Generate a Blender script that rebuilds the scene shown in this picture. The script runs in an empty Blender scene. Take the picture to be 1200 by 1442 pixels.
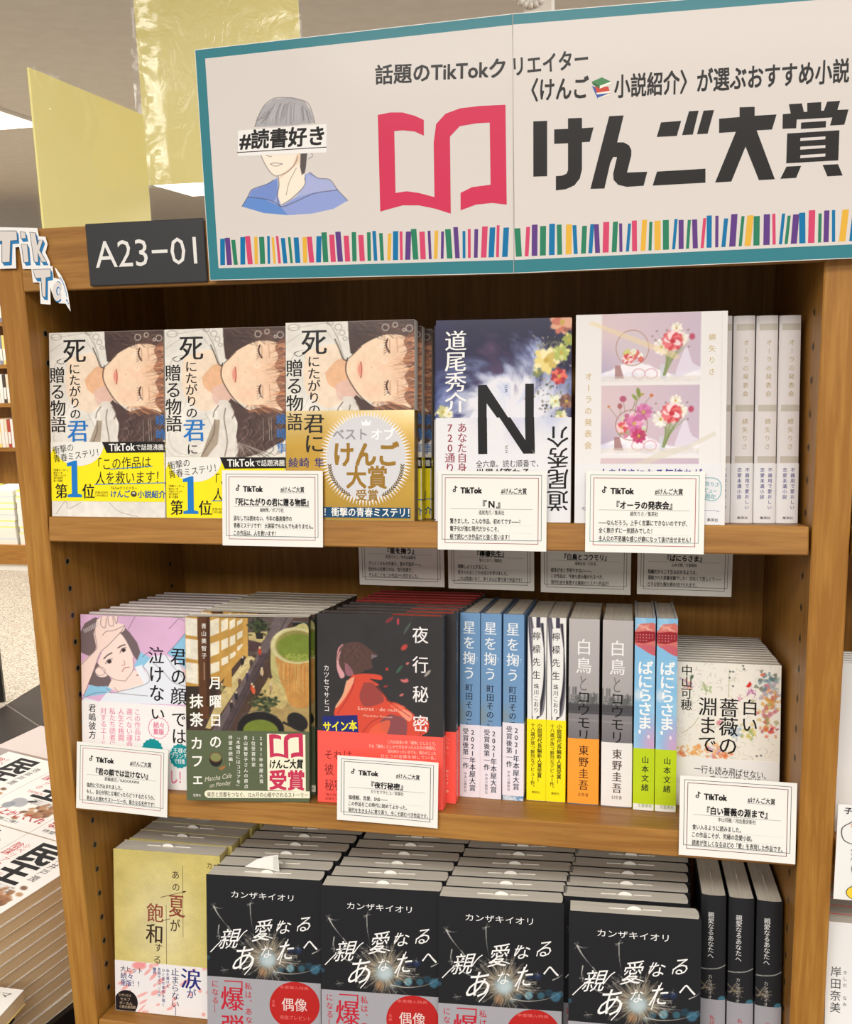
import bpy, math, random
import numpy as np
from mathutils import Matrix, Vector
from mathutils.geometry import tessellate_polygon

# ------------------------------------------------------------------ camera, world, lights, exposure
Z0 = 1.33                                   # height of the top shelf board's front edge above the floor
SC = bpy.context.scene
COL = SC.collection
YAW, PITCH, ROLL = -0.20699, -0.18635, -0.02783
cd = bpy.data.cameras.new('camera'); cam = bpy.data.objects.new('camera', cd); COL.objects.link(cam)
cd.sensor_fit = 'VERTICAL'; cd.sensor_height = 24.0; cd.lens = 1396.03 * 24.0 / 1442.0
cd.clip_start = 0.02; cd.clip_end = 60
_f = Vector((math.sin(YAW) * math.cos(PITCH), math.cos(YAW) * math.cos(PITCH), math.sin(PITCH)))
_r0 = Vector((math.cos(YAW), -math.sin(YAW), 0)); _u0 = _r0.cross(_f)
_r = math.cos(ROLL) * _r0 + math.sin(ROLL) * _u0
_u = -math.sin(ROLL) * _r0 + math.cos(ROLL) * _u0
cm = Matrix.Identity(4)
for i in range(3):
    cm[i][0], cm[i][1], cm[i][2] = _r[i], _u[i], -_f[i]
cam.matrix_world = Matrix.Translation((0.60814, -0.93213, Z0 + 0.18917)) @ cm
SC.camera = cam
SC.view_settings.view_transform = 'Standard'
SC.view_settings.look = 'None'
SC.view_settings.gamma = 1.0
SC.view_settings.use_curve_mapping = False
SC.view_settings.exposure = -0.17
wd = bpy.data.worlds.new('shop_ambient'); SC.world = wd; wd.use_nodes = True
wd.node_tree.nodes['Background'].inputs[0].default_value = (1.0, 0.96, 0.91, 1)
wd.node_tree.nodes['Background'].inputs[1].default_value = 0.6

def area(name, loc, size, power, col=(1.0, 0.955, 0.89), target=None, spread=180):
    l = bpy.data.lights.new(name, 'AREA'); l.shape = 'RECTANGLE'; l.size, l.size_y = size
    l.energy = power; l.color = col; l.spread = math.radians(spread)
    o = bpy.data.objects.new(name, l); COL.objects.link(o); o.location = loc
    if target is not None:
        o.rotation_euler = (Vector(target) - Vector(loc)).to_track_quat('-Z', 'Y').to_euler()
    return o
CEIL = Z0 + 1.26
area('ceiling_lamp_front', (0.5, -1.75, CEIL - 0.03), (2.4, 0.6), 60)
area('ceiling_lamp_aisle', (0.5, -3.1, CEIL - 0.03), (3.0, 0.8), 110)
area('added_fill_right', (1.9, 0.2, CEIL - 0.03), (0.5, 1.2), 52)  # added fill without a known fixture, brightens the edge-on yellow board
area('ceiling_lamp_side', (-1.4, -1.0, CEIL - 0.03), (0.6, 1.8), 12)
area('ceiling_lamp_back', (-2.4, 2.6, CEIL - 0.03), (1.4, 1.4), 90)
area('added_bounce_behind', (0.2, 3.6, CEIL - 0.03), (2.0, 1.2), 130)  # added light over the rear carpet, its bounce brightens the ceiling
area('ceiling_lamp_far', (-4.2, 4.0, CEIL - 0.03), (1.6, 1.6), 90)

# ------------------------------------------------------------------ materials
def s2l(c):
    c = np.asarray(c, float) / 255.0
    return np.where(c <= 0.04045, c / 12.92, ((c + 0.055) / 1.055) ** 2.4)

def mat(name):
    m = bpy.data.materials.new(name); m.use_nodes = True
    nt = m.node_tree
    return m, nt, nt.nodes['Principled BSDF']

def link(nt, a, b): nt.links.new(a, b)

def print_mat(name, rough, spec=0.4, coat=0.0, metal=0.0, bump=0.0):
    m, nt, p = mat(name)
    a = nt.nodes.new('ShaderNodeAttribute'); a.attribute_name = 'Col'
    link(nt, a.outputs['Color'], p.inputs['Base Color'])
    p.inputs['Roughness'].default_value = rough; p.inputs['Specular IOR Level'].default_value = spec
    p.inputs['Coat Weight'].default_value = coat; p.inputs['Coat Roughness'].default_value = 0.12
    p.inputs['Metallic'].default_value = metal
    if bump:
        tc = nt.nodes.new('ShaderNodeTexCoord'); n = nt.nodes.new('ShaderNodeTexNoise'); b = nt.nodes.new('ShaderNodeBump')
        n.inputs['Scale'].default_value = 45; n.inputs['Detail'].default_value = 3
        b.inputs['Strength'].default_value = bump; b.inputs['Distance'].default_value = 0.002
        link(nt, tc.outputs['Object'], n.inputs['Vector']); link(nt, n.outputs['Fac'], b.inputs['Height']); link(nt, b.outputs['Normal'], p.inputs['Coat Normal'])
    return m

def wood(name, c0, c1, axis, scale=1.0, rough=0.45):
    m, nt, p = mat(name)
    tc = nt.nodes.new('ShaderNodeTexCoord'); mp = nt.nodes.new('ShaderNodeMapping')
    sc = [90 * scale] * 3; sc[axis] = 5.0 * scale
    mp.inputs['Scale'].default_value = sc
    link(nt, tc.outputs['Object'], mp.inputs['Vector'])
    n = nt.nodes.new('ShaderNodeTexNoise'); n.inputs['Scale'].default_value = 1.6; n.inputs['Detail'].default_value = 5; n.inputs['Roughness'].default_value = 0.62; n.inputs['Distortion'].default_value = 0.4
    link(nt, mp.outputs['Vector'], n.inputs['Vector'])
    mp2 = nt.nodes.new('ShaderNodeMapping'); sc2 = [7.0] * 3; sc2[axis] = 0.9
    mp2.inputs['Scale'].default_value = sc2; link(nt, tc.outputs['Object'], mp2.inputs['Vector'])
    n2 = nt.nodes.new('ShaderNodeTexNoise'); n2.inputs['Scale'].default_value = 1.0; n2.inputs['Detail'].default_value = 2
    link(nt, mp2.outputs['Vector'], n2.inputs['Vector'])
    mx = nt.nodes.new('ShaderNodeMath'); mx.operation = 'MULTIPLY_ADD'; mx.inputs[1].default_value = 0.55
    link(nt, n2.outputs['Fac'], mx.inputs[0])
    ml = nt.nodes.new('ShaderNodeMath'); ml.operation = 'MULTIPLY'; ml.inputs[1].default_value = 0.6
    link(nt, n.outputs['Fac'], ml.inputs[0]); link(nt, ml.outputs[0], mx.inputs[2])
    r = nt.nodes.new('ShaderNodeValToRGB')
    r.color_ramp.elements[0].position = 0.47; r.color_ramp.elements[1].position = 0.82
    r.color_ramp.elements[0].color = (*s2l(c0), 1); r.color_ramp.elements[1].color = (*s2l(c1), 1)
    link(nt, mx.outputs[0], r.inputs['Fac']); link(nt, r.outputs['Color'], p.inputs['Base Color'])
    p.inputs['Roughness'].default_value = rough; p.inputs['Specular IOR Level'].default_value = 0.35
    b = nt.nodes.new('ShaderNodeBump'); b.inputs['Strength'].default_value = 0.12; b.inputs['Distance'].default_value = 0.001
    link(nt, n.outputs['Fac'], b.inputs['Height']); link(nt, b.outputs['Normal'], p.inputs['Normal'])
    return m

def noisy(name, c0, c1, scale, rough=0.6, spec=0.3, stretch=(1, 1, 1), detail=3, bump=0.0):
    m, nt, p = mat(name)
    tc = nt.nodes.new('ShaderNodeTexCoord'); mp = nt.nodes.new('ShaderNodeMapping'); mp.inputs['Scale'].default_value = stretch
    link(nt, tc.outputs['Object'], mp.inputs['Vector'])
    n = nt.nodes.new('ShaderNodeTexNoise'); n.inputs['Scale'].default_value = scale; n.inputs['Detail'].default_value = detail
    link(nt, mp.outputs['Vector'], n.inputs['Vector'])
    r = nt.nodes.new('ShaderNodeValToRGB'); r.color_ramp.elements[0].position = 0.3; r.color_ramp.elements[1].position = 0.7
    r.color_ramp.elements[0].color = (*s2l(c0), 1); r.color_ramp.elements[1].color = (*s2l(c1), 1)
    link(nt, n.outputs['Fac'], r.inputs['Fac']); link(nt, r.outputs['Color'], p.inputs['Base Color'])
    p.inputs['Roughness'].default_value = rough; p.inputs['Specular IOR Level'].default_value = spec
    if bump:
        b = nt.nodes.new('ShaderNodeBump'); b.inputs['Strength'].default_value = bump; b.inputs['Distance'].default_value = 0.003
        link(nt, n.outputs['Fac'], b.inputs['Height']); link(nt, b.outputs['Normal'], p.inputs['Normal'])
    return m

def film(name, rough=0.12, opac=0.16, bump=0.5, scale=18):
    m, nt, p = mat(name)
    nt.nodes.remove(p); out = nt.nodes['Material Output']
    t = nt.nodes.new('ShaderNodeBsdfTransparent'); g = nt.nodes.new('ShaderNodeBsdfGlossy'); mx = nt.nodes.new('ShaderNodeMixShader')
    g.inputs['Roughness'].default_value = rough; mx.inputs[0].default_value = opac
    tc = nt.nodes.new('ShaderNodeTexCoord'); n = nt.nodes.new('ShaderNodeTexNoise'); b = nt.nodes.new('ShaderNodeBump')
    n.inputs['Scale'].default_value = scale; n.inputs['Detail'].default_value = 4; n.inputs['Distortion'].default_value = 1.5
    b.inputs['Strength'].default_value = bump; b.inputs['Distance'].default_value = 0.01
    link(nt, tc.outputs['Object'], n.inputs['Vector']); link(nt, n.outputs['Fac'], b.inputs['Height']); link(nt, b.outputs['Normal'], g.inputs['Normal'])
    link(nt, t.outputs[0], mx.inputs[1]); link(nt, g.outputs[0], mx.inputs[2]); link(nt, mx.outputs[0], out.inputs['Surface'])
    return m

def emit(name, col, power):
    m, nt, p = mat(name)
    p.inputs['Base Color'].default_value = (*s2l(col), 1)
    p.inputs['Emission Color'].default_value = (*s2l(col), 1); p.inputs['Emission Strength'].default_value = power
    return m

WC0, WC1 = (152, 102, 40), (199, 147, 71)
M = dict(
    wood_v=wood('oak_upright', WC0, WC1, 2), wood_h=wood('oak_shelf', (140, 94, 40), (188, 137, 67), 0), wood_y=wood('oak_depth', WC0, WC1, 1),
    paper=print_mat('printed_paper', 0.65, 0.12), gloss=print_mat('laminated_print', 0.4, 0.18, 0.12), shrink=print_mat('shrink_wrapped_print', 0.4, 0.2, 0.4, 0, 0.6),
    foil=print_mat('foil_print', 0.3, 0.5, 0.0, 0.85), plastic=print_mat('coloured_plastic', 0.4, 0.4),
    pages_y=noisy('page_edges_facing', (212, 206, 192), (240, 236, 224), 3.0, 0.75, 0.2, (3, 900, 3), 2),
    pages_x=noisy('page_edges_spine_out', (200, 193, 178), (234, 228, 214), 3.0, 0.75, 0.2, (900, 3, 3), 2),
    pages_z=noisy('page_edges_flat', (200, 172, 132), (226, 202, 164), 3.0, 0.75, 0.2, (3, 3, 700), 2),
    ceiling=noisy('ceiling_board', (232, 226, 216), (238, 232, 223), 14, 0.85, 0.1),
    wall=noisy('shop_wall', (190, 178, 160), (204, 192, 174), 6, 0.8, 0.1),
    carpet=noisy('speckled_carpet', (112, 102, 90), (204, 194, 178), 120, 0.95, 0.05, (1, 1, 1), 4, 0.5),
    tile=noisy('dark_floor_tile', (46, 42, 40), (58, 53, 50), 8, 0.35, 0.4), grout=noisy('tile_joint', (92, 86, 80), (110, 102, 96), 30, 0.8),
    yellow=noisy('yellow_board', (248, 236, 150), (252, 241, 164), 3, 0.5, 0.3), film=film('clear_plastic_film', 0.12, 0.05, 0.2, 14), film2=film('crinkled_plastic_film', 0.14, 0.09, 0.12, 20),
    white=noisy('white_enamel', (226, 222, 214), (234, 230, 222), 5, 0.45, 0.4), metal=noisy('dull_metal', (120, 112, 100), (150, 142, 128), 20, 0.35, 0.6),
    black=noisy('black_metal', (24, 23, 22), (32, 31, 30), 10, 0.4, 0.4), lamp=emit('lit_diffuser', (255, 244, 226), 6.0),
)

# ------------------------------------------------------------------ mesh collecting
LY = 0.00006
class MB:
    def __init__(s): s.v, s.c, s.f, s.m, s.n = [], [], [], [], 0
    def add(s, v, f, col=(255, 255, 255), mi=0):
        v = np.asarray(v, float).reshape(-1, 3); col = np.asarray(col, float)
        c = np.broadcast_to(s2l(col), (len(v), 3))
        n = s.n; s.v.append(v); s.c.append(c)
        s.f.extend([tuple(i + n for i in q) for q in f]); s.m.extend([mi] * len(f)); s.n += len(v)
    def box(s, x0, y0, z0, x1, y1, z1, col=(255, 255, 255), mi=0):
        v = [(x0, y0, z0), (x1, y0, z0), (x1, y1, z0), (x0, y1, z0), (x0, y0, z1), (x1, y0, z1), (x1, y1, z1), (x0, y1, z1)]
        s.add(v, [(0, 3, 2, 1), (4, 5, 6, 7), (0, 1, 5, 4), (1, 2, 6, 5), (2, 3, 7, 6), (3, 0, 4, 7)], col, mi)
    def bbox(s, x0, y0, z0, x1, y1, z1, b=0.0015, col=(255, 255, 255), mi=0):   # softened box: chamfered on the x-z outline
        o = [(x0 + b, z0), (x1 - b, z0), (x1, z0 + b), (x1, z1 - b), (x1 - b, z1), (x0 + b, z1), (x0, z1 - b), (x0, z0 + b)]
        cx, cz = (x0 + x1) / 2, (z0 + z1) / 2
        def ring(y, k): return [(x + (b * k if x < cx else -b * k), y, z + (b * k if z < cz else -b * k)) for x, z in o]
        v = ring(y0, 1) + ring(y0 + b, 0) + ring(y1 - b, 0) + ring(y1, 1)
        f = [tuple(range(8)), tuple(range(31, 23, -1))]
        for r in range(3):
            for i in range(8):
                j = (i + 1) % 8; f.append((r * 8 + j, r * 8 + i, (r + 1) * 8 + i, (r + 1) * 8 + j))
        f = [tuple(reversed(q)) if False else q for q in f]
        s.add(v, f, col, mi)
    def tube(s, p, q, r, n=10, col=(255, 255, 255), mi=0, r2=None):
        p, q = Vector(p), Vector(q); d = (q - p).normalized(); a = d.orthogonal().normalized(); b = d.cross(a)
        r2 = r if r2 is None else r2
        v = [p + r * (math.cos(t) * a + math.sin(t) * b) for t in np.linspace(0, 2 * math.pi, n, False)]
        v += [q + r2 * (math.cos(t) * a + math.sin(t) * b) for t in np.linspace(0, 2 * math.pi, n, False)]
        f = [(i, (i + 1) % n, n + (i + 1) % n, n + i) for i in range(n)] + [tuple(range(n - 1, -1, -1)), tuple(range(n, 2 * n))]
        s.add([tuple(x) for x in v], f, col, mi)
    def prism(s, pts, z0, z1, col=(255, 255, 255), mi=0):     # plan outline (counter-clockwise) raised from z0 to z1
        n = len(pts)
        v = [(x, y, z0) for x, y in pts] + [(x, y, z1) for x, y in pts]
        f = [(i, (i + 1) % n, n + (i + 1) % n, n + i) for i in range(n)] + [tuple(range(n - 1, -1, -1)), tuple(range(n, 2 * n))]
        s.add(v, f, col, mi)
    def strip(s, outer, inner, z0, z1, col, rim=None, mi=0):  # open shell between two plan lines
        n = len(outer); rim = col if rim is None else rim
        O0 = [(x, y, z0) for x, y in outer]; O1 = [(x, y, z1) for x, y in outer]; I0 = [(x, y, z0) for x, y in inner]; I1 = [(x, y, z1) for x, y in inner]
        q = [(i, i + 1, n + i + 1, n + i) for i in range(n - 1)]
        s.add(O0 + O1, q, col, mi); s.add(I0 + I1, [tuple(reversed(t)) for t in q], rim, mi)
        s.add(O1 + I1, q, rim, mi); s.add(O0 + I0, [tuple(reversed(t)) for t in q], rim, mi)
        s.add([O0[0], O1[0], I1[0], I0[0]], [(0, 1, 2, 3)], rim, mi); s.add([O0[-1], O1[-1], I1[-1], I0[-1]], [(3, 2, 1, 0)], rim, mi)
    def build(s, name, mats, parent=None, smooth=False):
        me = bpy.data.meshes.new(name)
        v = np.concatenate(s.v); c = np.concatenate(s.c)
        me.from_pydata(v.tolist(), [], s.f)
        mats = mats if isinstance(mats, (list, tuple)) else [mats]
        for m in mats: me.materials.append(m)
        if len(mats) > 1: me.polygons.foreach_set('material_index', s.m)
        a = me.color_attributes.new('Col', 'FLOAT_COLOR', 'POINT')
        a.data.foreach_set('color', np.hstack([c, np.ones((len(c), 1))]).astype(np.float32).ravel())
        if smooth: me.polygons.foreach_set('use_smooth', [True] * len(me.polygons))
        me.update()
        o = bpy.data.objects.new(name, me); COL.objects.link(o)
        if parent is not None: o.parent = parent
        return o

def tag(o, label=None, cat=None, group=None, kind=None):
    if label: o['label'] = label
    if cat: o['category'] = cat
    if group: o['group'] = group
    if kind: o['kind'] = kind
    return o

def empty(name, label, cat, group=None, mw=None):
    o = bpy.data.objects.new(name, None); COL.objects.link(o); o.empty_display_size = 0.02
    if mw is not None: o.matrix_world = mw
    return tag(o, label, cat, group)

KIDS = {}
def copy_tree(o, parent=None):
    c = o.copy(); COL.objects.link(c)
    if parent is not None: c.parent = parent
    for ch in o.children: copy_tree(ch, c)
    return c

# ------------------------------------------------------------------ lettering
_tc = bpy.data.curves.new('lettering', 'FONT'); _tc.resolution_u = 2
_to = bpy.data.objects.new('lettering', _tc)
_cache = {}
def glyphs(st, off=0.0):
    k = st
    if k not in _cache:
        _tc.body = st; _tc.offset = 0.0
        me = bpy.data.meshes.new_from_object(_to)
        v = np.empty(len(me.vertices) * 3); me.vertices.foreach_get('co', v)
        _cache[k] = (v.reshape(-1, 3)[:, :2].copy(), [tuple(p.vertices) for p in me.polygons])
        bpy.data.meshes.remove(me)
    return _cache[k]

def overprint(off, ser):
    """Offsets (in em) at which a word is printed over itself: heavier lettering, or thick uprights for brush-like lettering."""
    if ser: return [(-ser, 0), (ser, 0)]
    if off >= 0.02: return [(-off * .7, -off * .7), (off * .7, -off * .7), (-off * .7, off * .7), (off * .7, off * .7)]
    if off >= 0.008: return [(-off, 0), (off, 0)]
    return [(0, 0)]

def homog(src, dst):
    A = []; b = []
    for (x, y), (u, v) in zip(src, dst):
        A.append([x, y, 1, 0, 0, 0, -u * x, -u * y]); b.append(u)
        A.append([0, 0, 0, x, y, 1, -v * x, -v * y]); b.append(v)
    h = np.linalg.solve(np.array(A, float), np.array(b, float))
    return np.append(h, 1).reshape(3, 3)

def happly(Hm, p):
    p = np.atleast_2d(np.asarray(p, float)); q = np.c_[p, np.ones(len(p))] @ Hm.T
    return q[:, :2] / q[:, 2:]

def flat(u, v, l): return np.stack([u, -l * LY - 0.0001 + 0 * u, v], -1)
ROT = set('ー—…〜―「」『』（）〈〉＝')
class Surf:
    """A printed rectangle W x H; artwork is drawn in the artwork's own units, given by its four corners (tl, tr, br, bl)."""
    def __init__(s, mb, W, H, quad, mapper=flat, mi=0):
        s.mb, s.W, s.H, s.map, s.mi, s.k = mb, W, H, mapper, mi, {}
        s.h = homog(quad, [(0, H), (W, H), (W, 0), (0, 0)]); s.hi = np.linalg.inv(s.h)
    def uv(s, p): return happly(s.h, p)
    def put(s, uv, f, col, l=1, mi=None):      # ink laid on ink never shares a plane: each layer is stepped by a few micrometres
        k = s.k[l] = s.k.get(l, -1) + 1
        uv = np.asarray(uv); s.mb.add(s.map(uv[:, 0], uv[:, 1], l + 0.115 * (k % 8)), f, col, s.mi if mi is None else mi)
    def poly(s, pts, col, l=1, mi=None):
        uv = s.uv(pts)
        t = tessellate_polygon([[Vector((a, b, 0)) for a, b in uv]])
        f = []
        for a, b, c in t:
            (ax, ay), (bx, by), (cx, cy) = uv[a], uv[b], uv[c]
            f.append((a, b, c) if (bx - ax) * (cy - ay) - (by - ay) * (cx - ax) > 0 else (a, c, b))
        s.put(uv, f, col, l, mi)
    def rect(s, x0, y0, x1, y1, col, l=1, mi=None):
        n = 16; x = np.linspace(x0, x1, n)
        s.put(s.uv(np.r_[np.c_[x, np.full(n, y1)], np.c_[x, np.full(n, y0)]]), [(i, i + 1, n + i + 1, n + i) for i in range(n - 1)], col, l, mi)
    def ell(s, cx, cy, rx, ry, col, l=1, n=40, mi=None):
        s.poly([(cx + rx * math.cos(t), cy + ry * math.sin(t)) for t in np.linspace(0, 2 * math.pi, n, False)], col, l, mi)
    def line(s, pts, w, col, l=1, closed=False, mi=None):
        p = np.asarray(pts, float); w = np.broadcast_to(np.asarray(w, float), (len(p),))
        if closed: p = np.vstack([p, p[:1]]); w = np.append(w, w[0])
        d = np.gradient(p, axis=0) if len(p) > 2 else np.repeat((p[1] - p[0])[None], 2, 0)
        if closed: d[0] = d[-1] = (p[1] - p[0]) / np.hypot(*(p[1] - p[0])) + (p[-1] - p[-2]) / np.hypot(*(p[-1] - p[-2]))
        d = d / np.maximum(np.hypot(d[:, 0], d[:, 1]), 1e-9)[:, None]; n = np.stack([-d[:, 1], d[:, 0]], 1) * (w / 2)[:, None]
        k = len(p); uv = s.uv(np.vstack([p + n, p - n]))
        s.put(uv, [(k + i, k + i + 1, i + 1, i) for i in range(k - 1)], col, l, mi)
    def frame(s, x0, y0, x1, y1, w, col, l=1):
        s.rect(x0, y0, x1, y0 + w, col, l); s.rect(x0, y1 - w, x1, y1, col, l); s.rect(x0, y0 + w, x0 + w, y1 - w, col, l); s.rect(x1 - w, y0 + w, x1, y1 - w, col, l)
    def txt(s, st, x0, y0, x1, y1, h, col=(25, 22, 20), off=0.0, l=2, shear=0.0, lat=False, ser=0.0, mi=None):
        g, f = glyphs(st, off)
        if not len(g): return
        p0, p1 = s.uv([(x0, y0), (x1, y1)]); d = p1 - p0; L = np.hypot(*d); e = d / L; n = np.array([-e[1], e[0]])
        mx, my = (x0 + x1) / 2, (y0 + y1) / 2; a, b = s.uv([(mx, my - h / 2), (mx, my + h / 2)]); hh = np.hypot(*(a - b))
        lo, hi = g[:, 0].min(), g[:, 0].max()
        for dx, dy in overprint(off, ser):
            X = (g[:, 0] + dx - lo) / max(hi - lo, 1e-6) * L
            Y = ((g[:, 1] - 0.34) / 0.70 if lat else (g[:, 1] - 0.38) / 0.9) * hh + dy * hh
            s.put(p0 + np.outer(X + shear * Y, e) + np.outer(Y, n), f, col, l, mi)
    def vtx(s, st, x0, y0, x1, y1, w, col=(25, 22, 20), off=0.0, l=2, ser=0.0, shear=0.0, mi=None):
        p0, p1 = s.uv([(x0, y0), (x1, y1)]); d = p1 - p0; L = np.hypot(*d); e = d / L; r = np.array([-e[1], e[0]])
        mx, my = (x0 + x1) / 2, (y0 + y1) / 2; a, b = s.uv([(mx - w / 2, my), (mx + w / 2, my)]); ww = np.hypot(*(a - b))
        cell = L / len(st)
        for i, ch in enumerate(st):
            if ch in ' 　': continue
            g, f = glyphs(ch, off); gx, gy = g[:, 0] - 0.5, g[:, 1] - 0.38
            if ord(ch) < 128: gx = g[:, 0] - (g[:, 0].max() + g[:, 0].min()) / 2
            if ch in '、。': gx, gy = gx + 0.6, gy + 0.6
            if ch in ROT: gx, gy = gy, -gx
            ch_h = min(cell / 0.95, ww / 0.92 * 1.06) if len(st) > 1 else cell / 0.95
            for dx, dy in overprint(off, ser):
                X = (gx + dx) / 0.92 * ww + shear * gy * cell; Y = (gy + dy) * ch_h
                s.put(p0 + np.outer((i + 0.5) * cell - Y, e) + np.outer(X, r), f, col, l, mi)
    def note(s, x, y, h, col=(20, 20, 20), l=2):     # the small musical-note mark beside the word
        k = h / 54.0
        s.line([(x + 20 * k, y), (x + 20 * k, y + 38 * k)], 8 * k, col, l)
        s.line([(x + 18 * k, y + 3 * k), (x + 24 * k, y + 11 * k), (x + 36 * k, y + 15 * k)], 8 * k, col, l)
        a = np.linspace(-0.2, 2 * math.pi * 0.97, 18)
        s.line([(x + 12 * k + 10 * k * math.cos(t), y + 40 * k + 10 * k * math.sin(t)) for t in a], 7.5 * k, col, l)

# ------------------------------------------------------------------ painted artwork (per-vertex colour grids)
def vnoise(x, y, seed=0):
    rng = np.random.RandomState(seed); T = rng.rand(64, 64)
    xi, yi = np.floor(x).astype(int), np.floor(y).astype(int); fx, fy = x - xi, y - yi
    fx, fy = fx * fx * (3 - 2 * fx), fy * fy * (3 - 2 * fy)
    g = lambda a, b: T[a % 64, b % 64]
    return (g(xi, yi) * (1 - fx) + g(xi + 1, yi) * fx) * (1 - fy) + (g(xi, yi + 1) * (1 - fx) + g(xi + 1, yi + 1) * fx) * fy

def fbm(x, y, seed=0, o=4):
    t = 0; a = 0.5; n = 0
    for i in range(o):
        t = t + a * vnoise(x * 2 ** i, y * 2 ** i, seed + i); n += a; a *= 0.5
    return t / n

def spline(pts, n=8):
    p = np.asarray(pts, float)
    if len(p) < 3: return p
    q = np.vstack([2 * p[0] - p[1], p, 2 * p[-1] - p[-2]]); o = []
    for i in range(1, len(q) - 2):
        for t in np.linspace(0, 1, n, False):
            o.append(0.5 * ((2 * q[i]) + (-q[i - 1] + q[i + 1]) * t + (2 * q[i - 1] - 5 * q[i] + 4 * q[i + 1] - q[i + 2]) * t * t + (-q[i - 1] + 3 * q[i] - 3 * q[i + 1] + q[i + 2]) * t ** 3))
    return np.array(o + [p[-1]])

class Art:
    def __init__(s, W, H, quad, base, res=0.0007, u0=0, u1=None, v0=0, v1=None):
        s.u0, s.v0, s.u1, s.v1 = u0, v0, W if u1 is None else u1, H if v1 is None else v1
        s.nx = max(4, int((s.u1 - s.u0) / res)); s.ny = max(4, int((s.v1 - s.v0) / res))
        hi = np.linalg.inv(homog(quad, [(0, H), (W, H), (W, 0), (0, 0)]))
        u = np.linspace(s.u0, s.u1, s.nx * 2); v = np.linspace(s.v1, s.v0, s.ny * 2)
        U, V = np.meshgrid(u, v); p = happly(hi, np.c_[U.ravel(), V.ravel()])
        s.X = p[:, 0].reshape(U.shape); s.Y = p[:, 1].reshape(U.shape)
        s.px = abs(s.X[0, 1] - s.X[0, 0])
        s.C = np.empty(U.shape + (3,)); s.C[:] = base
    def mix(s, m, col):
        col = np.asarray(col, float); s.C += (col - s.C) * np.clip(m, 0, 1)[..., None]
    def sub(s, x0, y0, x1, y1):
        c = np.where((s.X >= x0).any(0) & (s.X <= x1).any(0))[0]; r = np.where((s.Y >= y0).any(1) & (s.Y <= y1).any(1))[0]
        if not len(c) or not len(r): return None
        return slice(r[0], r[-1] + 1), slice(c[0], c[-1] + 1)
    def mixs(s, sl, m, col):
        C = s.C[sl]; C += (np.asarray(col, float) - C) * np.clip(m, 0, 1)[..., None]
    def poly(s, pts, col, a=1.0, smooth=False):
        p = spline(list(pts) + [pts[0]]) if smooth else np.asarray(pts, float)
        sl = s.sub(p[:, 0].min(), p[:, 1].min(), p[:, 0].max(), p[:, 1].max())
        if sl is None: return
        X, Y = s.X[sl], s.Y[sl]; ins = np.zeros(X.shape, bool); j = len(p) - 1
        for i in range(len(p)):
            xi, yi = p[i]; xj, yj = p[j]
            if yi != yj:
                c = ((yi > Y) != (yj > Y)) & (X < (xj - xi) * (Y - yi) / (yj - yi) + xi); ins ^= c
            j = i
        s.mixs(sl, ins * a, col)
    def ell(s, cx, cy, rx, ry, col, a=1.0, soft=0.08, ang=0.0):
        R = max(rx, ry) * (1 + soft); sl = s.sub(cx - R, cy - R, cx + R, cy + R)
        if sl is None: return
        dx, dy = s.X[sl] - cx, s.Y[sl] - cy; c, n = math.cos(ang), math.sin(ang)
        d = np.hypot((dx * c + dy * n) / rx, (-dx * n + dy * c) / ry)
        s.mixs(sl, a * np.clip((1 + soft - d) / max(2 * soft, 1e-3), 0, 1), col)
    def ring(s, cx, cy, rx, ry, w, col, a=1.0):
        t = np.linspace(0, 2 * math.pi, 28); s.line(np.c_[cx + rx * np.cos(t), cy + ry * np.sin(t)], w, col, a)
    def line(s, pts, w, col, a=1.0, smooth=False, taper=False):
        p = spline(pts) if smooth else np.asarray(pts, float); R = w / 2 + s.px
        n = max(len(p) - 1, 1)
        sl = s.sub(p[:, 0].min() - R, p[:, 1].min() - R, p[:, 0].max() + R, p[:, 1].max() + R)
        if sl is None: return
        X, Y = s.X[sl], s.Y[sl]; m = np.zeros(X.shape)
        for i in range(len(p) - 1):
            a0, b0 = p[i], p[i + 1]; d = b0 - a0; L = max(d @ d, 1e-9)
            t = np.clip(((X - a0[0]) * d[0] + (Y - a0[1]) * d[1]) / L, 0, 1)
            r = np.hypot(X - a0[0] - t * d[0], Y - a0[1] - t * d[1])
            k = 1.0 if not taper else max(0.15, 1 - (i + 0.5) / n)
            m = np.maximum(m, np.clip((w * k / 2 + s.px * 0.5 - r) / s.px + 0.0, 0, 1) * min(1.0, 0.35 + w * k / s.px))
        s.mixs(sl, m * a, col)
    def noise(s, scale, amt, seed=0):
        s.C *= (1 + amt * (fbm(s.X / scale, s.Y / scale, seed)[..., None] - 0.5) * 2)
    def clip(s): s.C = np.clip(s.C, 0, 255)
    def paste(s, surf, l=0, mi=None):
        s.clip(); C = s.C.reshape(s.ny, 2, s.nx, 2, 3).mean((1, 3))
        U, V = np.meshgrid(np.linspace(s.u0, s.u1, s.nx), np.linspace(s.v1, s.v0, s.ny))
        I = np.arange(s.nx * s.ny).reshape(s.ny, s.nx)
        f = np.stack([I[1:, :-1], I[1:, 1:], I[:-1, 1:], I[:-1, :-1]], -1).reshape(-1, 4).tolist()
        surf.mb.add(surf.map(U.ravel(), V.ravel(), l), f, C.reshape(-1, 3), surf.mi if mi is None else mi)

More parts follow.
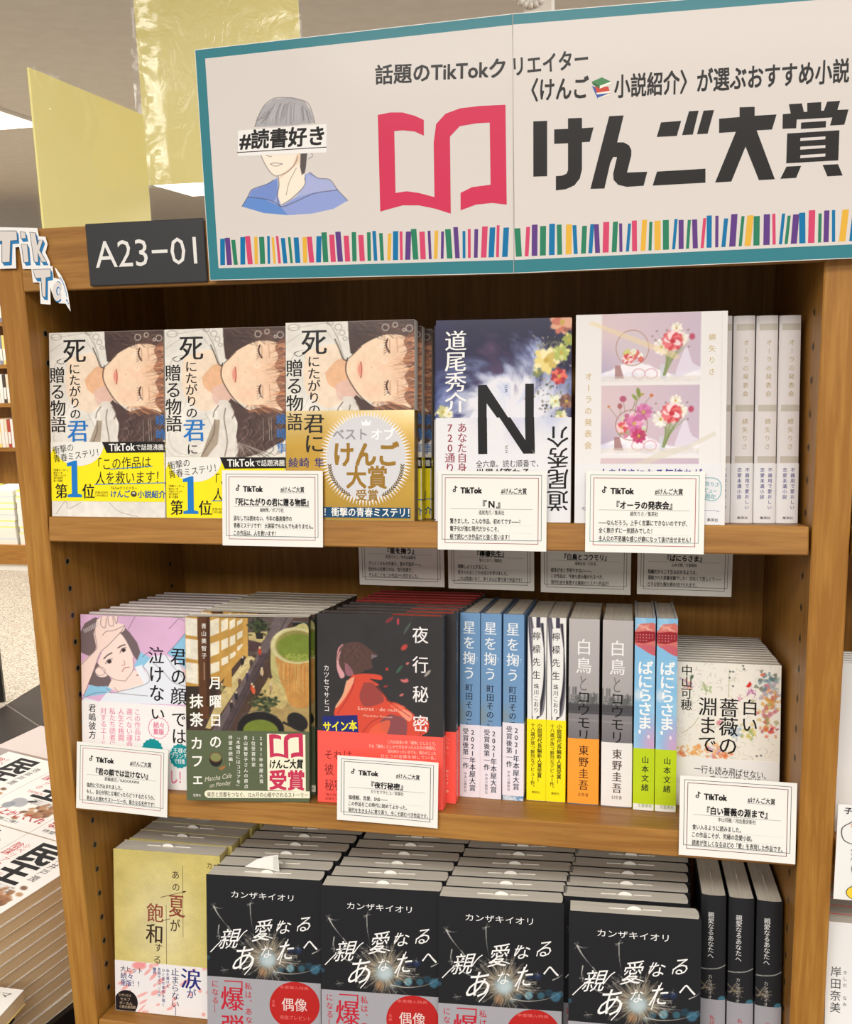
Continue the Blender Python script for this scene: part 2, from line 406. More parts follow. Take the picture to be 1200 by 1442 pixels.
# ------------------------------------------------------------------ the shop around the bookcase
def struct(name, mb, m, smooth=False): return tag(mb.build(name, m, None, smooth), kind='structure')
mb = MB(); mb.box(-1.95, -2.9, -0.05, 2.6, 2.95, 0.0); struct('floor', mb, M['tile'])
mb = MB()
for k in range(7):
    c, n = Vector((-1.957 + 0.3 * k, 2.572 + 0.44 * k - 1.3, 0)), Vector((0.207, 0.297, 0)).normalized() * 0.003
    for j, p in enumerate(((0.02, 1.1),)):
        d = Vector((0.82, -0.57, 0)); q0, q1 = c + d * p[0], c + d * p[1]
        v = [q0 - n, q1 - n, q1 + n, q0 + n]; mb.add([(x.x, x.y, 0.0006) for x in v], [(0, 1, 2, 3)])
c, n = Vector((-1.948, 2.566, 0)), Vector((0.207, 0.297, 0)).normalized() * 0.004
q1 = c + Vector((0.82, -0.57, 0)) * 1.4; mb.add([(x.x, x.y, 0.0007) for x in (c - n, q1 - n, q1 + n, c + n)], [(0, 1, 2, 3)])
struct('trim_1', mb, M['grout'])
mb = MB(); mb.box(-7.0, -2.9, -0.05, -1.95, 9.0, 0.002); mb.box(-1.95, 2.95, -0.05, 2.6, 9.0, 0.002); struct('floor_carpet', mb, M['carpet'])
mb = MB(); mb.box(-7.0, -0.9, CEIL, 2.6, 9.0, CEIL + 0.06); struct('ceiling', mb, M['ceiling'])
for n, b in (('wall_back', (-7.0, 9.0, 0, 2.6, 9.1, CEIL)),):
    mb = MB(); mb.box(*b); struct(n, mb, M['wall'])
def ceiling_lamp(x0, y0, x1, y1, label):
    r = empty('ceiling_light', label, 'ceiling light', 'lit ceiling panels', Matrix.Translation(((x0 + x1) / 2, (y0 + y1) / 2, CEIL)))
    w, d = (x1 - x0) / 2, (y1 - y0) / 2
    mb = MB(); f = 0.03
    mb.box(-w, -d, -0.012, w, -d + f, 0); mb.box(-w, d - f, -0.012, w, d, 0); mb.box(-w, -d + f, -0.012, -w + f, d - f, 0); mb.box(w - f, -d + f, -0.012, w, d - f, 0)
    mb.build('frame', M['white'], r)
    mb = MB(); mb.box(-w + f, -d + f, -0.006, w - f, d - f, -0.002); mb.build('diffuser', M['lamp'], r)
ceiling_lamp(-3.25, 3.28, -2.335, 3.99, 'bright square ceiling light left of the edge-on yellow board')
ceiling_lamp(-2.87, 6.0, -2.2, 6.8, 'bright ceiling light showing just below the hanging yellow board, beside the header sign')

# ------------------------------------------------------------------ the bookcase
TILT = 0.1396
CT, ST = math.cos(TILT), math.sin(TILT)
SZ = {1: Z0, 2: Z0 - 0.3084, 3: Z0 - 0.602, 4: Z0 - 0.90}
def shelfm(i): return Matrix.Translation((0, 0, SZ[i])) @ Matrix.Rotation(-TILT, 4, 'X')
BK = empty('bookcase', 'oak-coloured bookcase with slanted shelves full of novels', 'bookcase')
TOP = Z0 + 0.2948
DEP = 0.312
def peg(mb, x, y, z, sgn):       # a dark peg hole with a metal sleeve on a side panel's inner face
    a = np.linspace(0, 2 * math.pi, 14, False); 
    for r0, c, e in ((0.0042, (142, 124, 96), 0.0004), (0.0030, (22, 16, 10), 0.0006)):
        v = [(x + sgn * e, y + r0 * math.cos(t), z + r0 * math.sin(t)) for t in a]
        mb.add(v, [tuple(range(14)) if sgn < 0 else tuple(range(13, -1, -1))], c, 1)
pegs = [Z0 + 0.1294 + 0.0309 * (1 - k) for k in range(-1, 28)]
mb = MB(); mb.bbox(-0.0296, 0, 0, 0.0, DEP, TOP, 0.0012)
for z in pegs: peg(mb, 0.0, 0.030, z, 1); peg(mb, 0.0, DEP - 0.04, z, 1)
mb.build('side_panel', [M['wood_v'], M['plastic']], BK)
mb = MB(); mb.bbox(0.77, 0, 0, 0.8022, DEP, TOP, 0.0012)
for z in pegs: peg(mb, 0.77, 0.038, z, -1); peg(mb, 0.77, DEP - 0.04, z, -1); peg(mb, 0.8022, 0.038, z, 1)
mb.build('side_panel', [M['wood_v'], M['plastic']], BK)
mb = MB(); mb.bbox(1.572, 0, 0, 1.604, DEP, TOP, 0.0012); mb.build('side_panel', [M['wood_v'], M['plastic']], BK)
mb = MB(); mb.bbox(0.0003, -0.0015, Z0 + 0.2336, 0.7697, 0.02, TOP, 0.001); mb.build('top_rail', M['wood_h'], BK)
mb = MB(); mb.bbox(0.8025, 0.001, Z0 + 0.2336, 1.5717, 0.02, TOP, 0.001); mb.build('top_rail', M['wood_h'], BK)
mb = MB(); mb.box(0.0003, 0.0205, TOP - 0.022, 0.7697, DEP, TOP - 0.001); mb.box(0.8025, 0.0205, TOP - 0.022, 1.5717, DEP, TOP - 0.001); mb.build('top_board', M['wood_h'], BK)
mb = MB(); mb.box(-0.0296, DEP + 0.0002, 0.0, 1.604, DEP + 0.012, TOP); mb.build('back_panel', M['wood_v'], BK)
for i in (1, 2, 3, 4):
    for x0, x1 in ((0.0018, 0.7672), (0.8046, 1.57)):
        mb = MB(); mb.bbox(x0, 0.0004, -0.0264, x1, 0.29, 0.0, 0.0012)
        o = mb.build('shelf_board', M['wood_h'], BK); o.matrix_world = shelfm(i)
mb = MB(); mb.bbox(0.0003, 0.02, 0.0, 0.7697, 0.04, 0.09); mb.bbox(0.8025, 0.02, 0.0, 1.5717, 0.04, 0.09); mb.build('plinth', M['wood_h'], BK)

# ------------------------------------------------------------------ the folded header sign
def quadmap(a, b, c, d, W, H, nrm):           # corners: bottom-left, bottom-right, top-right, top-left
    a, b, c, d = (np.array(p, float) for p in (a, b, c, d))
    def f(u, v, l):
        s, t = (np.asarray(u) / W)[:, None], (np.asarray(v) / H)[:, None]
        return a * (1 - s) * (1 - t) + b * s * (1 - t) + c * s * t + d * (1 - s) * t + np.array(nrm) * (l * LY + 0.0001)
    return f
SIGN = empty('header_sign', 'long white header sign with teal border and a red open-book emblem, folded once', 'sign', None, Matrix.Identity(4))
TEAL = (50, 122, 132); SW = (212, 204, 198); INK = (34, 31, 30); CRIM = (204, 48, 84)
SIGN_PTS = [[(0.2082, -0.012, 0.2371), (0.5053, -0.03, 0.2321), (0.5053, -0.03, 0.4466), (0.2082, -0.012, 0.4455)], [(0.5055, -0.03, 0.2321), (0.817, -0.014, 0.2349), (0.817, -0.014, 0.4487), (0.5055, -0.03, 0.4466)]]
def sign_panel(name, k, quad):
    bl, br, tr, tl = (np.array(p) + (0, 0, Z0) for p in SIGN_PTS[k])
    W = np.hypot(*(br - bl)[:2]); H = ((tl - bl)[2] + (tr - br)[2]) / 2
    n = np.cross(br - bl, tl - bl); n /= np.linalg.norm(n)
    mb = MB(); m = quadmap(bl, br, tr, tl, W, H, n)
    for a, b in (((0, 0), (0, 0)),):
        th = -n * 0.004
        P = [bl, br, tr, tl]; Q = [p + th for p in P]
        mb.add(P + Q, [(0, 1, 2, 3), (7, 6, 5, 4), (0, 4, 5, 1), (1, 5, 6, 2), (2, 6, 7, 3), (3, 7, 4, 0)], (232, 228, 222))
    s = Surf(mb, W, H, quad, m)
    return mb, s
PL = [(274.2, 70), (721.3, 19.1), (725.1, 384.9), (295.6, 395)]
PR = [(721.6, 19.1), (1271.7, -26.3), (1249.6, 361.5), (725.4, 384.9)]
mbL, L = sign_panel('left', 0, PL); mbR, R_ = sign_panel('right', 1, PR)
def uvrect(s, u0, v0, u1, v1, col, l):
    s.put(np.array([(u0, v0), (u1, v0), (u1, v1), (u0, v1)]), [(0, 1, 2, 3)], col, l)
B = 0.0088
uvrect(L, 0.0006, 0.0006, L.W, L.H - 0.0006, TEAL, 1); uvrect(R_, 0, 0.0006, R_.W - 0.0006, R_.H - 0.0006, TEAL, 1)
uvrect(L, B * 1.15, B * 1.3, L.W, L.H - B, SW, 2); uvrect(R_, 0, B * 1.3, R_.W - B, R_.H - B, SW, 2)
BARS = [(205, 66, 104), (38, 122, 90), (222, 172, 60), (92, 56, 126), (0, 110, 160)]
rng = random.Random(11)
for s, u0, u1 in ((L, B * 1.15 + 0.002, L.W - 0.0005), (R_, 0.001, R_.W - B - 0.002)):
    u = u0; last = 0
    while u < u1 - 0.004:
        w = rng.choice([0.0026, 0.0034, 0.0042, 0.005, 0.0052]); k = rng.choice([j for j in range(5) if j != last]); last = k
        h = rng.uniform(0.023, 0.027); sh = rng.choice([-0.0012, -0.0005, 0.0004, 0.001, 0.0016]); v0 = 0.0142
        if u + w > u1: break
        s.put(np.array([(u, v0), (u + w, v0), (u + w + sh, v0 + h), (u + sh, v0 + h)]), [(0, 1, 2, 3)], BARS[k], 3)
        u += w + rng.uniform(0.0018, 0.0032)
L.txt('話題のTikTokク', 526, 106, 711, 95.5, 27, INK, 0.03, 4)
R_.txt('リエイター', 724, 94, 828, 82, 27, INK, 0.03, 4)
R_.txt('〈けんご', 749, 127, 829, 123, 31, INK, 0.03, 4)
R_.txt('小説紹介〉が選ぶおすすめ小説', 866, 122, 1196, 99, 32, INK, 0.03, 4)
for c, pts in (((58, 86, 160), [(834, 121), (860, 134), (842, 139)]), ((230, 222, 210), [(842, 138), (860, 131), (861, 134), (843, 139)]), ((196, 66, 50), [(838, 122), (857, 122), (860, 132), (841, 131)]), ((235, 228, 215), [(840, 131), (859, 128), (860, 131), (841, 133)]), ((72, 130, 82), [(834, 115), (848, 109), (861, 115), (845, 121)]), ((52, 100, 62), [(834, 115), (845, 121), (845, 125), (835, 119)]), ((238, 234, 220), [(845, 121), (861, 115), (861, 118), (845, 125)])):
    R_.poly(pts, c, 5)
def P6(*p): return [(740 + x / 4.615, 80 + y / 4.615) for x, y in p]
def P7(*p): return [(960 + x / 5, 80 + y / 5) for x, y in p]
for pts in (P6((52, 420), (142, 416), (142, 776), (52, 779)), P6((188, 472), (278, 468), (278, 400), (369, 397), (369, 464), (444, 459), (420, 552), (369, 555), (369, 730), (355, 790), (320, 835), (265, 860), (199, 868), (199, 776), (240, 772), (268, 760), (278, 738), (278, 562), (188, 566)),
            P6((546, 386), (640, 381), (598, 556), (640, 556), (675, 575), (690, 605), (690, 640), (662, 752), (794, 747), (770, 838), (660, 845), (605, 832), (575, 800), (572, 760), (597, 652), (572, 651), (553, 690), (515, 856), (424, 858)),
            P6((883, 427), (1014, 416), (986, 514), (856, 521)), P6((1065, 354), (1128, 350), (1090, 505), (1020, 509)), P6((1160, 350), (1228, 346), (1186, 500), (1117, 503)), P6((857, 746), (1172, 727), (1172, 818), (829, 837)),
            P7((410, 356), (516, 352), (516, 415), (670, 406), (638, 512), (530, 518), (658, 862), (546, 868), (452, 632), (352, 878), (238, 885), (384, 528), (266, 536), (266, 436), (410, 424)),
            P7((757, 334), (848, 328), (862, 388), (886, 387), (886, 325), (984, 319), (984, 380), (1003, 379), (1026, 316), (1117, 310), (1097, 374), (1176, 371), (1146, 478), (1046, 484), (1062, 427), (812, 442), (808, 503), (712, 507), (714, 404), (770, 399)),
            P7((843, 463), (1018, 452), (1016, 497), (841, 508)), P7((740, 773), (843, 768), (808, 852), (697, 859)), P7((994, 761), (1102, 756), (1134, 835), (1028, 842))):
    R_.poly(pts, INK, 4)
R_.poly(P7((745, 540), (1112, 517), (1104, 729), (738, 750)), INK, 4)
for y in (567, 628, 688):
    R_.poly(P7((838, y + 5), (1014, y - 6), (1012, y + 14), (836, y + 26)), SW, 5)
def emblem(s, f, col, l):        # open-book outline made of one broken ribbon
    s.poly([f(*p) for p in ((0, 12), (16, 5), (34, 3), (48, 9), (62, 20), (62, 45), (48, 33), (34, 27), (22, 28), (22, 118), (36, 118), (50, 122), (62, 128), (76, 133), (74, 42), (80, 28), (94, 16), (112, 8), (134, 4), (170, 2), (170, 133), (150, 132), (132, 135), (112, 143), (112, 123), (124, 112), (148, 108), (148, 24), (132, 25), (116, 31), (98, 46), (98, 148), (76, 140), (62, 136), (44, 136), (22, 138), (4, 143))], col, l)
def EMB(x, y): return (529 + x * 1.075 + 0.0 * y, 154 + y * 1.0 - (x / 170.0) * 6.0 + (y / 148.0) * 4)
EB = [(50, 278), (80, 272), (110, 272), (140, 280), (162, 290), (162, 328), (140, 318), (112, 315), (90, 317), (93, 466), (120, 462), (150, 466), (188, 476), (186, 345), (192, 300), (215, 275), (250, 262), (300, 256), (363, 253), (366, 494), (330, 490), (290, 494), (252, 508), (252, 466), (280, 452), (326, 446), (324, 296), (290, 298), (250, 305), (226, 330), (228, 516), (190, 504), (150, 496), (110, 496), (56, 511)]
L.poly([(500 + x / 1.7143, y / 1.7143) for x, y in EB], CRIM, 4)
# portrait sketch with a lettered paper strip
def C5(p): return [(320 + x / 6.0, 120 + y / 6.0) for x, y in p]
us = L.uv([(328, 132), (492, 305)])
A = Art(L.W, L.H, PL, SW, 0.0005, us[0][0], us[1][0], us[1][1], us[0][1])
A.poly(C5([(220, 355), (250, 270), (300, 180), (380, 120), (480, 110), (540, 108), (640, 140), (690, 220), (722, 322), (500, 345)]), (168, 164, 166))
g = random.Random(3)
for k in range(40):
    x = 232 + k * 12.2; t = (x - 480) / 250
    y0 = 130 + 90 * t * t + g.uniform(0, 50); A.line(C5([(500 + t * 190, y0), (486 + t * 226, y0 + 60), (x + g.uniform(-6, 6), 330 + g.uniform(-60, 10))]), g.choice([0.4, 0.6, 0.9]), g.choice([(70, 64, 64), (110, 104, 104), (196, 193, 196)]), 0.6, True)
A.line(C5([(225, 350), (260, 250), (310, 165), (390, 112), (500, 108), (560, 115), (660, 150), (700, 230), (724, 325)]), 0.8, (80, 72, 70), 0.8, True)
A.poly(C5([(268, 570), (300, 650), (345, 725), (385, 762), (420, 770), (430, 850), (418, 940), (445, 1015), (520, 960), (640, 850), (640, 780), (610, 700), (600, 580)]), (240, 226, 208))
A.poly(C5([(575, 580), (605, 580), (600, 650), (500, 735), (420, 800), (440, 760), (540, 680)]), (226, 196, 168), 0.8)
A.poly(C5([(605, 575), (660, 570), (650, 690), (640, 740), (615, 760), (600, 690)]), (88, 80, 78))
A.poly(C5([(118, 1025), (165, 945), (200, 880), (330, 830), (412, 782), (420, 850), (412, 930), (445, 1020), (560, 950), (640, 850), (640, 760), (680, 735), (750, 785), (850, 800), (915, 885), (1000, 975), (880, 1045), (700, 1085), (500, 1098), (300, 1080)]), (142, 156, 208))
A.poly(C5([(118, 1025), (165, 945), (300, 960), (440, 1030), (500, 1098), (300, 1080)]), (86, 132, 200), 0.8)
A.poly(C5([(200, 890), (330, 840), (410, 790), (412, 930), (380, 980), (180, 945)]), (104, 132, 196), 0.7)
A.poly(C5([(660, 750), (750, 790), (850, 800), (915, 885), (700, 910), (560, 950), (640, 850)]), (176, 180, 214), 0.7)
for q, w in (([(268, 575), (300, 650), (345, 725), (385, 762), (420, 765), (500, 730), (560, 660), (580, 600)], 0.8), ([(420, 770), (425, 850), (412, 930), (440, 1025), (560, 985), (720, 915), (915, 885)], 0.9), ([(640, 780), (635, 850), (540, 950), (445, 1012)], 0.8), ([(118, 1025), (165, 945), (205, 880), (330, 835), (380, 800)], 0.8), ([(165, 945), (300, 960), (380, 985), (440, 1028)], 0.8), ([(680, 735), (750, 785), (850, 800), (915, 885), (1000, 975)], 0.8), ([(570, 700), (510, 820), (485, 930)], 0.6), ([(350, 668), (390, 658), (455, 665)], 0.7), ([(360, 672), (400, 685), (450, 668)], 0.7), ([(320, 590), (350, 605), (365, 600)], 0.7), ([(690, 570), (705, 600), (668, 625)], 0.6)):
    A.line(C5(q), w, (70, 62, 66), 0.85, True)
A.paste(L, 3)
L.poly([(334, 184), (457, 175), (457, 215), (334, 220)], (234, 230, 226), 4)
L.line([(333, 215), (457, 207.5)], 1.2, INK, 5)
L.txt('#読書好き', 337, 197.5, 453, 191, 26, INK, 0.04, 5, 0.1)
L.line([(722.2, 20), (723.6, 384)], 0.9, (170, 164, 158), 5)
mbL.build('left_panel', M['gloss'], SIGN); mbR.build('right_panel', M['gloss'], SIGN)

# ------------------------------------------------------------------ the dark location plate
def yplane(x0, z0, x1, z1, y):       # a surface mapper on the plane y, facing the aisle
    return lambda u, v, l: np.stack([x0 + u, y - 0.0001 - l * LY + 0 * u, Z0 + z0 + v], -1)
mb = MB(); mb.bbox(0.0772, -0.0052, Z0 + 0.2364, 0.2025, -0.0018, Z0 + 0.2964, 0.0008, (46, 46, 48))
s = Surf(mb, 0.1253, 0.06, [(119, 315), (287, 307), (291, 397), (127, 403)], yplane(0.0772, 0.2364, 0, 0, -0.0052))
s.txt('A23−01', 134, 359, 277, 353, 38, (224, 220, 214), 0.004, 2, 0, True)
tag(mb.build('location_plate', M['plastic']), 'dark grey plate lettered with a white location code on the top rail', 'sign plate')

# ------------------------------------------------------------------ cut-out paper lettering on the post
def cutmap(u, v, l):
    x = -0.0219 + u; y = -0.0042 - l * LY - 0.003 * np.clip((x - 0.0465) / 0.009, 0, 1) ** 2
    return np.stack([x, y, Z0 + 0.21 + v], -1)
mb = MB()
CQ = [(-0.8, 320), (104, 314), (104, 436), (8, 440)]
hq = homog([(0, 320), (53, 321), (101, 438), (57, 428)], [(-0.0171 + 0.0219, 0.0877), (0.0248 + 0.0219, 0.0851), (0.0538 + 0.0219, 0.0028), (0.0197 + 0.0219, 0.0109)])
s = Surf(mb, 0.085, 0.09, CQ, cutmap); s.h = hq
def K(p): return [(x / 7.21, 280 + y / 7.21) for x, y in p]
sil1 = K([(-160, 300), (0, 288), (380, 296), (396, 380), (462, 385), (484, 460), (463, 545), (508, 640), (512, 705), (318, 712), (232, 712), (215, 600), (196, 488), (158, 492), (166, 706), (-20, 712), (-30, 500), (-160, 500)])
sil2 = K([(318, 690), (535, 682), (546, 800), (600, 812), (655, 860), (672, 960), (676, 1064), (600, 1060), (540, 980), (512, 900), (516, 1074), (414, 1066), (402, 850), (336, 848)])
tail_l = K([(558, 704), (588, 780), (640, 860), (664, 960), (670, 1064), (690, 1096)]); tail_r = K([(566, 700), (622, 776), (664, 856), (700, 960), (716, 1060), (732, 1144)])
s.put(s.uv(tail_l + tail_r), [(i + 1, 7 + i, 6 + i, i) for i in range(5)], (240, 237, 233), 2)
for sil, l in ((sil1, 0), (sil2, 1)):
    s.poly(sil, (236, 232, 228), l)
DB = (46, 120, 172); LG = (214, 206, 200); OL = (60, 66, 78)
def letter(pts, dx=5, dy=40, l=2):
    p = np.array(K(pts)); d = np.array([dx / 7.21 * 4, dy / 7.21])
    for k in np.linspace(1, 0.1, 7): s.poly((p + d * k).tolist(), DB, l)
    s.line(p, 0.9, OL, l + 2, True); s.poly(p.tolist(), LG, l + 1)
for P_, l in (([(-120, 325), (170, 326), (178, 420), (110, 425), (102, 640), (22, 645), (22, 428), (-120, 430)], 2), ([(205, 332), (258, 340), (268, 400), (216, 405)], 2), ([(218, 460), (280, 462), (296, 640), (245, 645)], 2),
              ([(304, 338), (362, 345), (384, 470), (398, 418), (440, 418), (405, 520), (474, 640), (424, 640), (384, 545), (392, 642), (350, 640)], 2), ([(335, 716), (515, 712), (520, 790), (470, 800), (468, 995), (432, 990), (418, 802), (362, 806)], 3)):
    letter(P_, 5, 34, l)
a = np.linspace(0, 2 * math.pi, 26, False)
s.poly(K([(592 + 54 * math.cos(t), 945 + 108 * math.sin(t)) for t in a]), (52, 110, 160), 3)
s.poly(K([(586 + 48 * math.cos(t), 940 + 98 * math.sin(t)) for t in a]), LG, 4); s.poly(K([(594 + 20 * math.cos(t), 935 + 44 * math.sin(t)) for t in a]), DB, 5)
s.poly(K([(598 + 12 * math.cos(t), 938 + 32 * math.sin(t)) for t in a]), (226, 222, 218), 6)
s.line(K([(612, 790), (650, 870), (678, 960), (694, 1050)]), 1.3, (120, 160, 200), 4); s.line(K([(680, 1020), (702, 1070)]), 2.2, DB, 5)
tag(mb.build('paper_cutout', M['paper']), 'white paper cut-out of blue shadowed letters at the top of the left post', 'paper sign')

# ------------------------------------------------------------------ yellow boards in plastic sleeves
r = empty('yellow_board', 'yellow board in clear plastic with a steeply slanting top edge, beside the location plate', 'board', None, Matrix.Translation((-0.158, 0.30, Z0 + 0.11)))
mb = MB(); mb.box(-0.0015, 0, 0, 0.0015, 0.31, 0.419); mb.build('panel', M['yellow'], r)
mb = MB(); mb.box(0.0028, -0.003, -0.003, 0.0032, 0.313, 0.4225); mb.box(-0.0032, -0.003, -0.003, -0.0028, 0.313, 0.4225); mb.build('plastic_sleeve', M['film'], r)
mb = MB(); mb.tube((0, 0.285, -0.0035), (0, 0.285, -1.42), 0.006); mb.build('pole', M['metal'], r)
mb = MB(); mb.box(-0.07, 0.215, -1.4395, 0.07, 0.355, -1.4205); mb.build('base', M['metal'], r)
r = empty('yellow_board', 'large yellow board in crinkled clear plastic hanging behind the header sign', 'board', None, Matrix.Translation((-0.252, 0.8, Z0 + 0.4505)) @ Matrix.Rotation(0.03, 4, 'Z'))
mb = MB(); mb.box(0, -0.0015, 0, 0.297, 0.0015, 0.46); mb.build('panel', M['yellow'], r)
mb = MB()
nx, nz = 40, 60
U, V = np.meshgrid(np.linspace(-0.008, 0.302, nx), np.linspace(-0.006, 0.466, nz)); W_ = -0.004 - 0.0012 * fbm(U * 14, V * 9, 5) - 0.016 * np.exp(-((U - 0.008) / 0.022) ** 2) * fbm(U * 90, V * 30, 8)
I = np.arange(nx * nz).reshape(nz, nx)
mb.add(np.stack([U, W_, V], -1).reshape(-1, 3), np.stack([I[:-1, :-1], I[:-1, 1:], I[1:, 1:], I[1:, :-1]], -1).reshape(-1, 4).tolist()); mb.build('plastic_sleeve', M['film2'], r, True)
mb = MB(); mb.tube((0.04, 0, 0.461), (0.04, 0, 0.805), 0.0008, 6); mb.tube((0.257, 0, 0.461), (0.257, 0, 0.805), 0.0008, 6); mb.build('hanging_wire', M['metal'], r)

# the white hook on the ceiling above the sign's fold
r = empty('ceiling_hook', 'small cream ceiling hook with a curled arm just above the header sign fold', 'ceiling hook', None, Matrix.Translation((0.436, 1.0, Z0 + 0.742)))
mb = MB(); mb.bbox(-0.026, -0.014, -0.055, 0.028, 0.014, 0.02, 0.004); mb.build('body', M['white'], r)
mb = MB(); pts = [Vector((-0.012 + 0.026 * math.cos(t), -0.018, 0.03 + 0.026 * math.sin(t))) for t in np.linspace(0.2, 5.6, 16)]
for p, q in zip(pts, pts[1:]): mb.tube(p, q, 0.006, 8)
mb.build('curled_arm', M['white'], r, True)
mb = MB(); mb.tube((0.0, 0, 0.021), (0.0, 0, 0.515), 0.004, 8); mb.build('drop_wire', M['white'], r)

# ------------------------------------------------------------------ white recommendation cards
def card(lines, mw, label, group, cols=((84, 120, 122), (150, 70, 82)), W=0.104, H=0.0735, bend=0.0, full=True):
    mb = MB()
    def mp(u, v, l): return np.stack([u, -l * LY - 0.0001 - bend * (np.asarray(u) / W - 0.5) ** 2 * 4, v], -1)
    s = Surf(mb, W, H, [(0, 0), (852, 0), (852, 610), (0, 610)], mp)
    n = 13; us = np.linspace(0, W, n)
    F = mp(np.r_[us, us], np.r_[np.zeros(n), np.full(n, H)], 0); Bk = F + (0, 0.0004, 0)
    q = [(i, i + 1, n + i + 1, n + i) for i in range(n - 1)]
    mb.add(F, q, (229, 226, 219)); mb.add(Bk, [tuple(reversed(t)) for t in q], (232, 228, 220))
    mb.add([F[0], F[n], Bk[n], Bk[0]], [(0, 1, 2, 3)], (225, 222, 215)); mb.add([F[n - 1], F[-1], Bk[-1], Bk[n - 1]], [(3, 2, 1, 0)], (225, 222, 215))
    s.frame(32, 28, 814, 532, 4, cols[0], 1); s.frame(56, 50, 790, 558, 4.5, cols[1], 2)
    K = (24, 22, 22)
    s.note(119, 113, 52, K, 3)
    s.txt('TikTok', 182, 149, 347, 149, 44, K, 0.07, 3, 0, True)
    s.txt('#けんご大賞', 500, 151, 697, 151, 43, K, 0.022, 3); s.line([(495, 177), (700, 177)], 2, (120, 118, 116), 3)
    t, au, l1, l2, l3 = lines
    w = min(len(t) * 44, 640); s.txt(t, 425 - w / 2, 254, 425 + w / 2, 254, 58, K, 0.045, 3)
    s.line([(98, 291), (745, 291)], 2, (120, 116, 112), 3)
    w = min(len(au) * 25, 480); s.txt(au, 425 - w / 2, 318, 425 + w / 2, 318, 34, K, 0.012, 3)
    for tx, y in ((l1, 386), (l2, 445), (l3, 506)):
        if tx:
            w = min(len(tx) * 27.5, 672); s.txt(tx, 98, y, 98 + w, y, 40, K, 0.02, 3)
            s.line([(98, y + 29), (750, y + 29)], 1.2, (196, 192, 186), 2)
    o = mb.build('recommendation_card', M['paper']); o.matrix_world = mw
    return tag(o, label, 'card', group)
CARDS = [
 (('『死にたがりの君に贈る物語』', '綾崎隼／ポプラ社', '涙なしでは読めない、今年の最高傑作の', '青春ミステリです！ 大袈裟でもなんでもありません。', 'この作品は、人を救います！'), (0.2005, -0.0262, 0.3075, 0.0015), 'white card on the top shelf edge below the second sleeping-girl novel', 0),
 (('『Ｎ』', '道尾秀介／集英社', '驚きました。こんな作品、初めてです――！', '電子化が進む現代だからこそ、', '紙で読むべき作品だと強く思います！'), (0.4244, -0.0262, 0.5299, 0.0015), 'white card on the top shelf edge below the black-lettered storm-sky novel', 0),
 (('『オーラの発表会』', '綿矢りさ／集英社', '――なんだろう。上手く言葉にできないのですが、', '全く飽きずに一気読みでした！', '主人公の不思議な感じが癖になって抜け出せません！'), (0.5665, -0.0258, 0.675, 0.0035), 'white card on the top shelf edge below the white novel with flower photographs', 1)]
for ln, (x0, z0, x1, k), lb, c in CARDS:
    mw = Matrix.Translation((x0, -0.0062, Z0 + z0)) @ Matrix.Rotation(k, 4, 'Y') @ Matrix.Rotation(-TILT, 4, 'X')
    card(ln, mw, lb, 'cards on the front shelf edges', ((110, 152, 148), (168, 74, 86)) if c else ((70, 92, 104), (150, 80, 88)), x1 - x0, 0.0765)
CARDS2 = [
 (('『君の顔では泣けない』', '君嶋彼方／KADOKAWA', '強烈に引き込まれました。', 'もし、自分が同じ立場だったらどうするだろうか。', '男女入れ替わりストーリーの、新たなる名作です！'), (0.0052, -0.3302), 0.1095, 0.0753, 'white card on the middle shelf edge below the pink novel', 0.030, ((84, 108, 112), (176, 96, 112))),
 (('『夜行秘密』', 'カツセマサヒコ／双葉社', '価値観、恋愛、SNS――', 'この作品をこの時代に読めてよかった。', '現代を生きる人に寄り添う、今こそ読むべき作品です。'), (0.3088, -0.3203), 0.108, 0.0688, 'white card on the middle shelf edge covering the red and black wrapped novel', 0.012, ((70, 74, 82), (70, 66, 72))),
 (('『白い薔薇の淵まで』', '中山可穂／河出書房新社', '食い入るように読みました。', 'この作品こそが、究極の恋愛小説。', '読者が苦しくなるほどの「愛」を表現した作品です。'), (0.6583, -0.3298), 0.1088, 0.0792, 'white card on the middle shelf edge below the flower-splashed paperback', 0.006, ((70, 74, 84), (112, 50, 60)))]
for ln, (x0, z0), w, h, lb, roll, cols in CARDS2:
    mw = Matrix.Translation((x0, -0.0062, Z0 + z0)) @ Matrix.Rotation(roll, 4, 'Y') @ Matrix.Rotation(-TILT, 4, 'X')
    card(ln, mw, lb, 'cards on the front shelf edges', cols, w, h, 0.0008)
BACK = [
 (('『星を掬う』', '町田そのこ／中央公論新社', 'グッとくるものがあり、思わず涙が――。', '自分の心を救うのは、自分自身だ。', 'そんなことをこの作品から学びました。'), 0.2895, 0.3935, -0.1160, 'white card hanging behind under the top shelf, leftmost of four'),
 (('『檸檬先生』', '珠川こおり／講談社', '理解しようとすること、', '受け入れることの大切さを学びました。', 'これは間違いなく、多くの人に寄り添う作品です！'), 0.3982, 0.4995, -0.1176, 'white card hanging behind under the top shelf, second of four from the left'),
 (('『白鳥とコウモリ』', '東野圭吾／幻冬舎', '結末が全く予想できない――。', 'この作品は、今後も読み継がれるべき、', '現代社会を象徴する最高のミステリ作品だ！'), 0.5072, 0.6093, -0.1193, 'white card hanging behind under the top shelf, third of four from the left'),
 (('『ばにらさま』', '山本文緒／文藝春秋', '短編だからこそ生み出せるような、', '凝縮された読書体験でした！ 切なくて苦しくて――', 'どのお話も胸を締め付けられます。'), 0.6163, 0.7197, -0.1185, 'white card hanging behind under the top shelf, rightmost of four')]
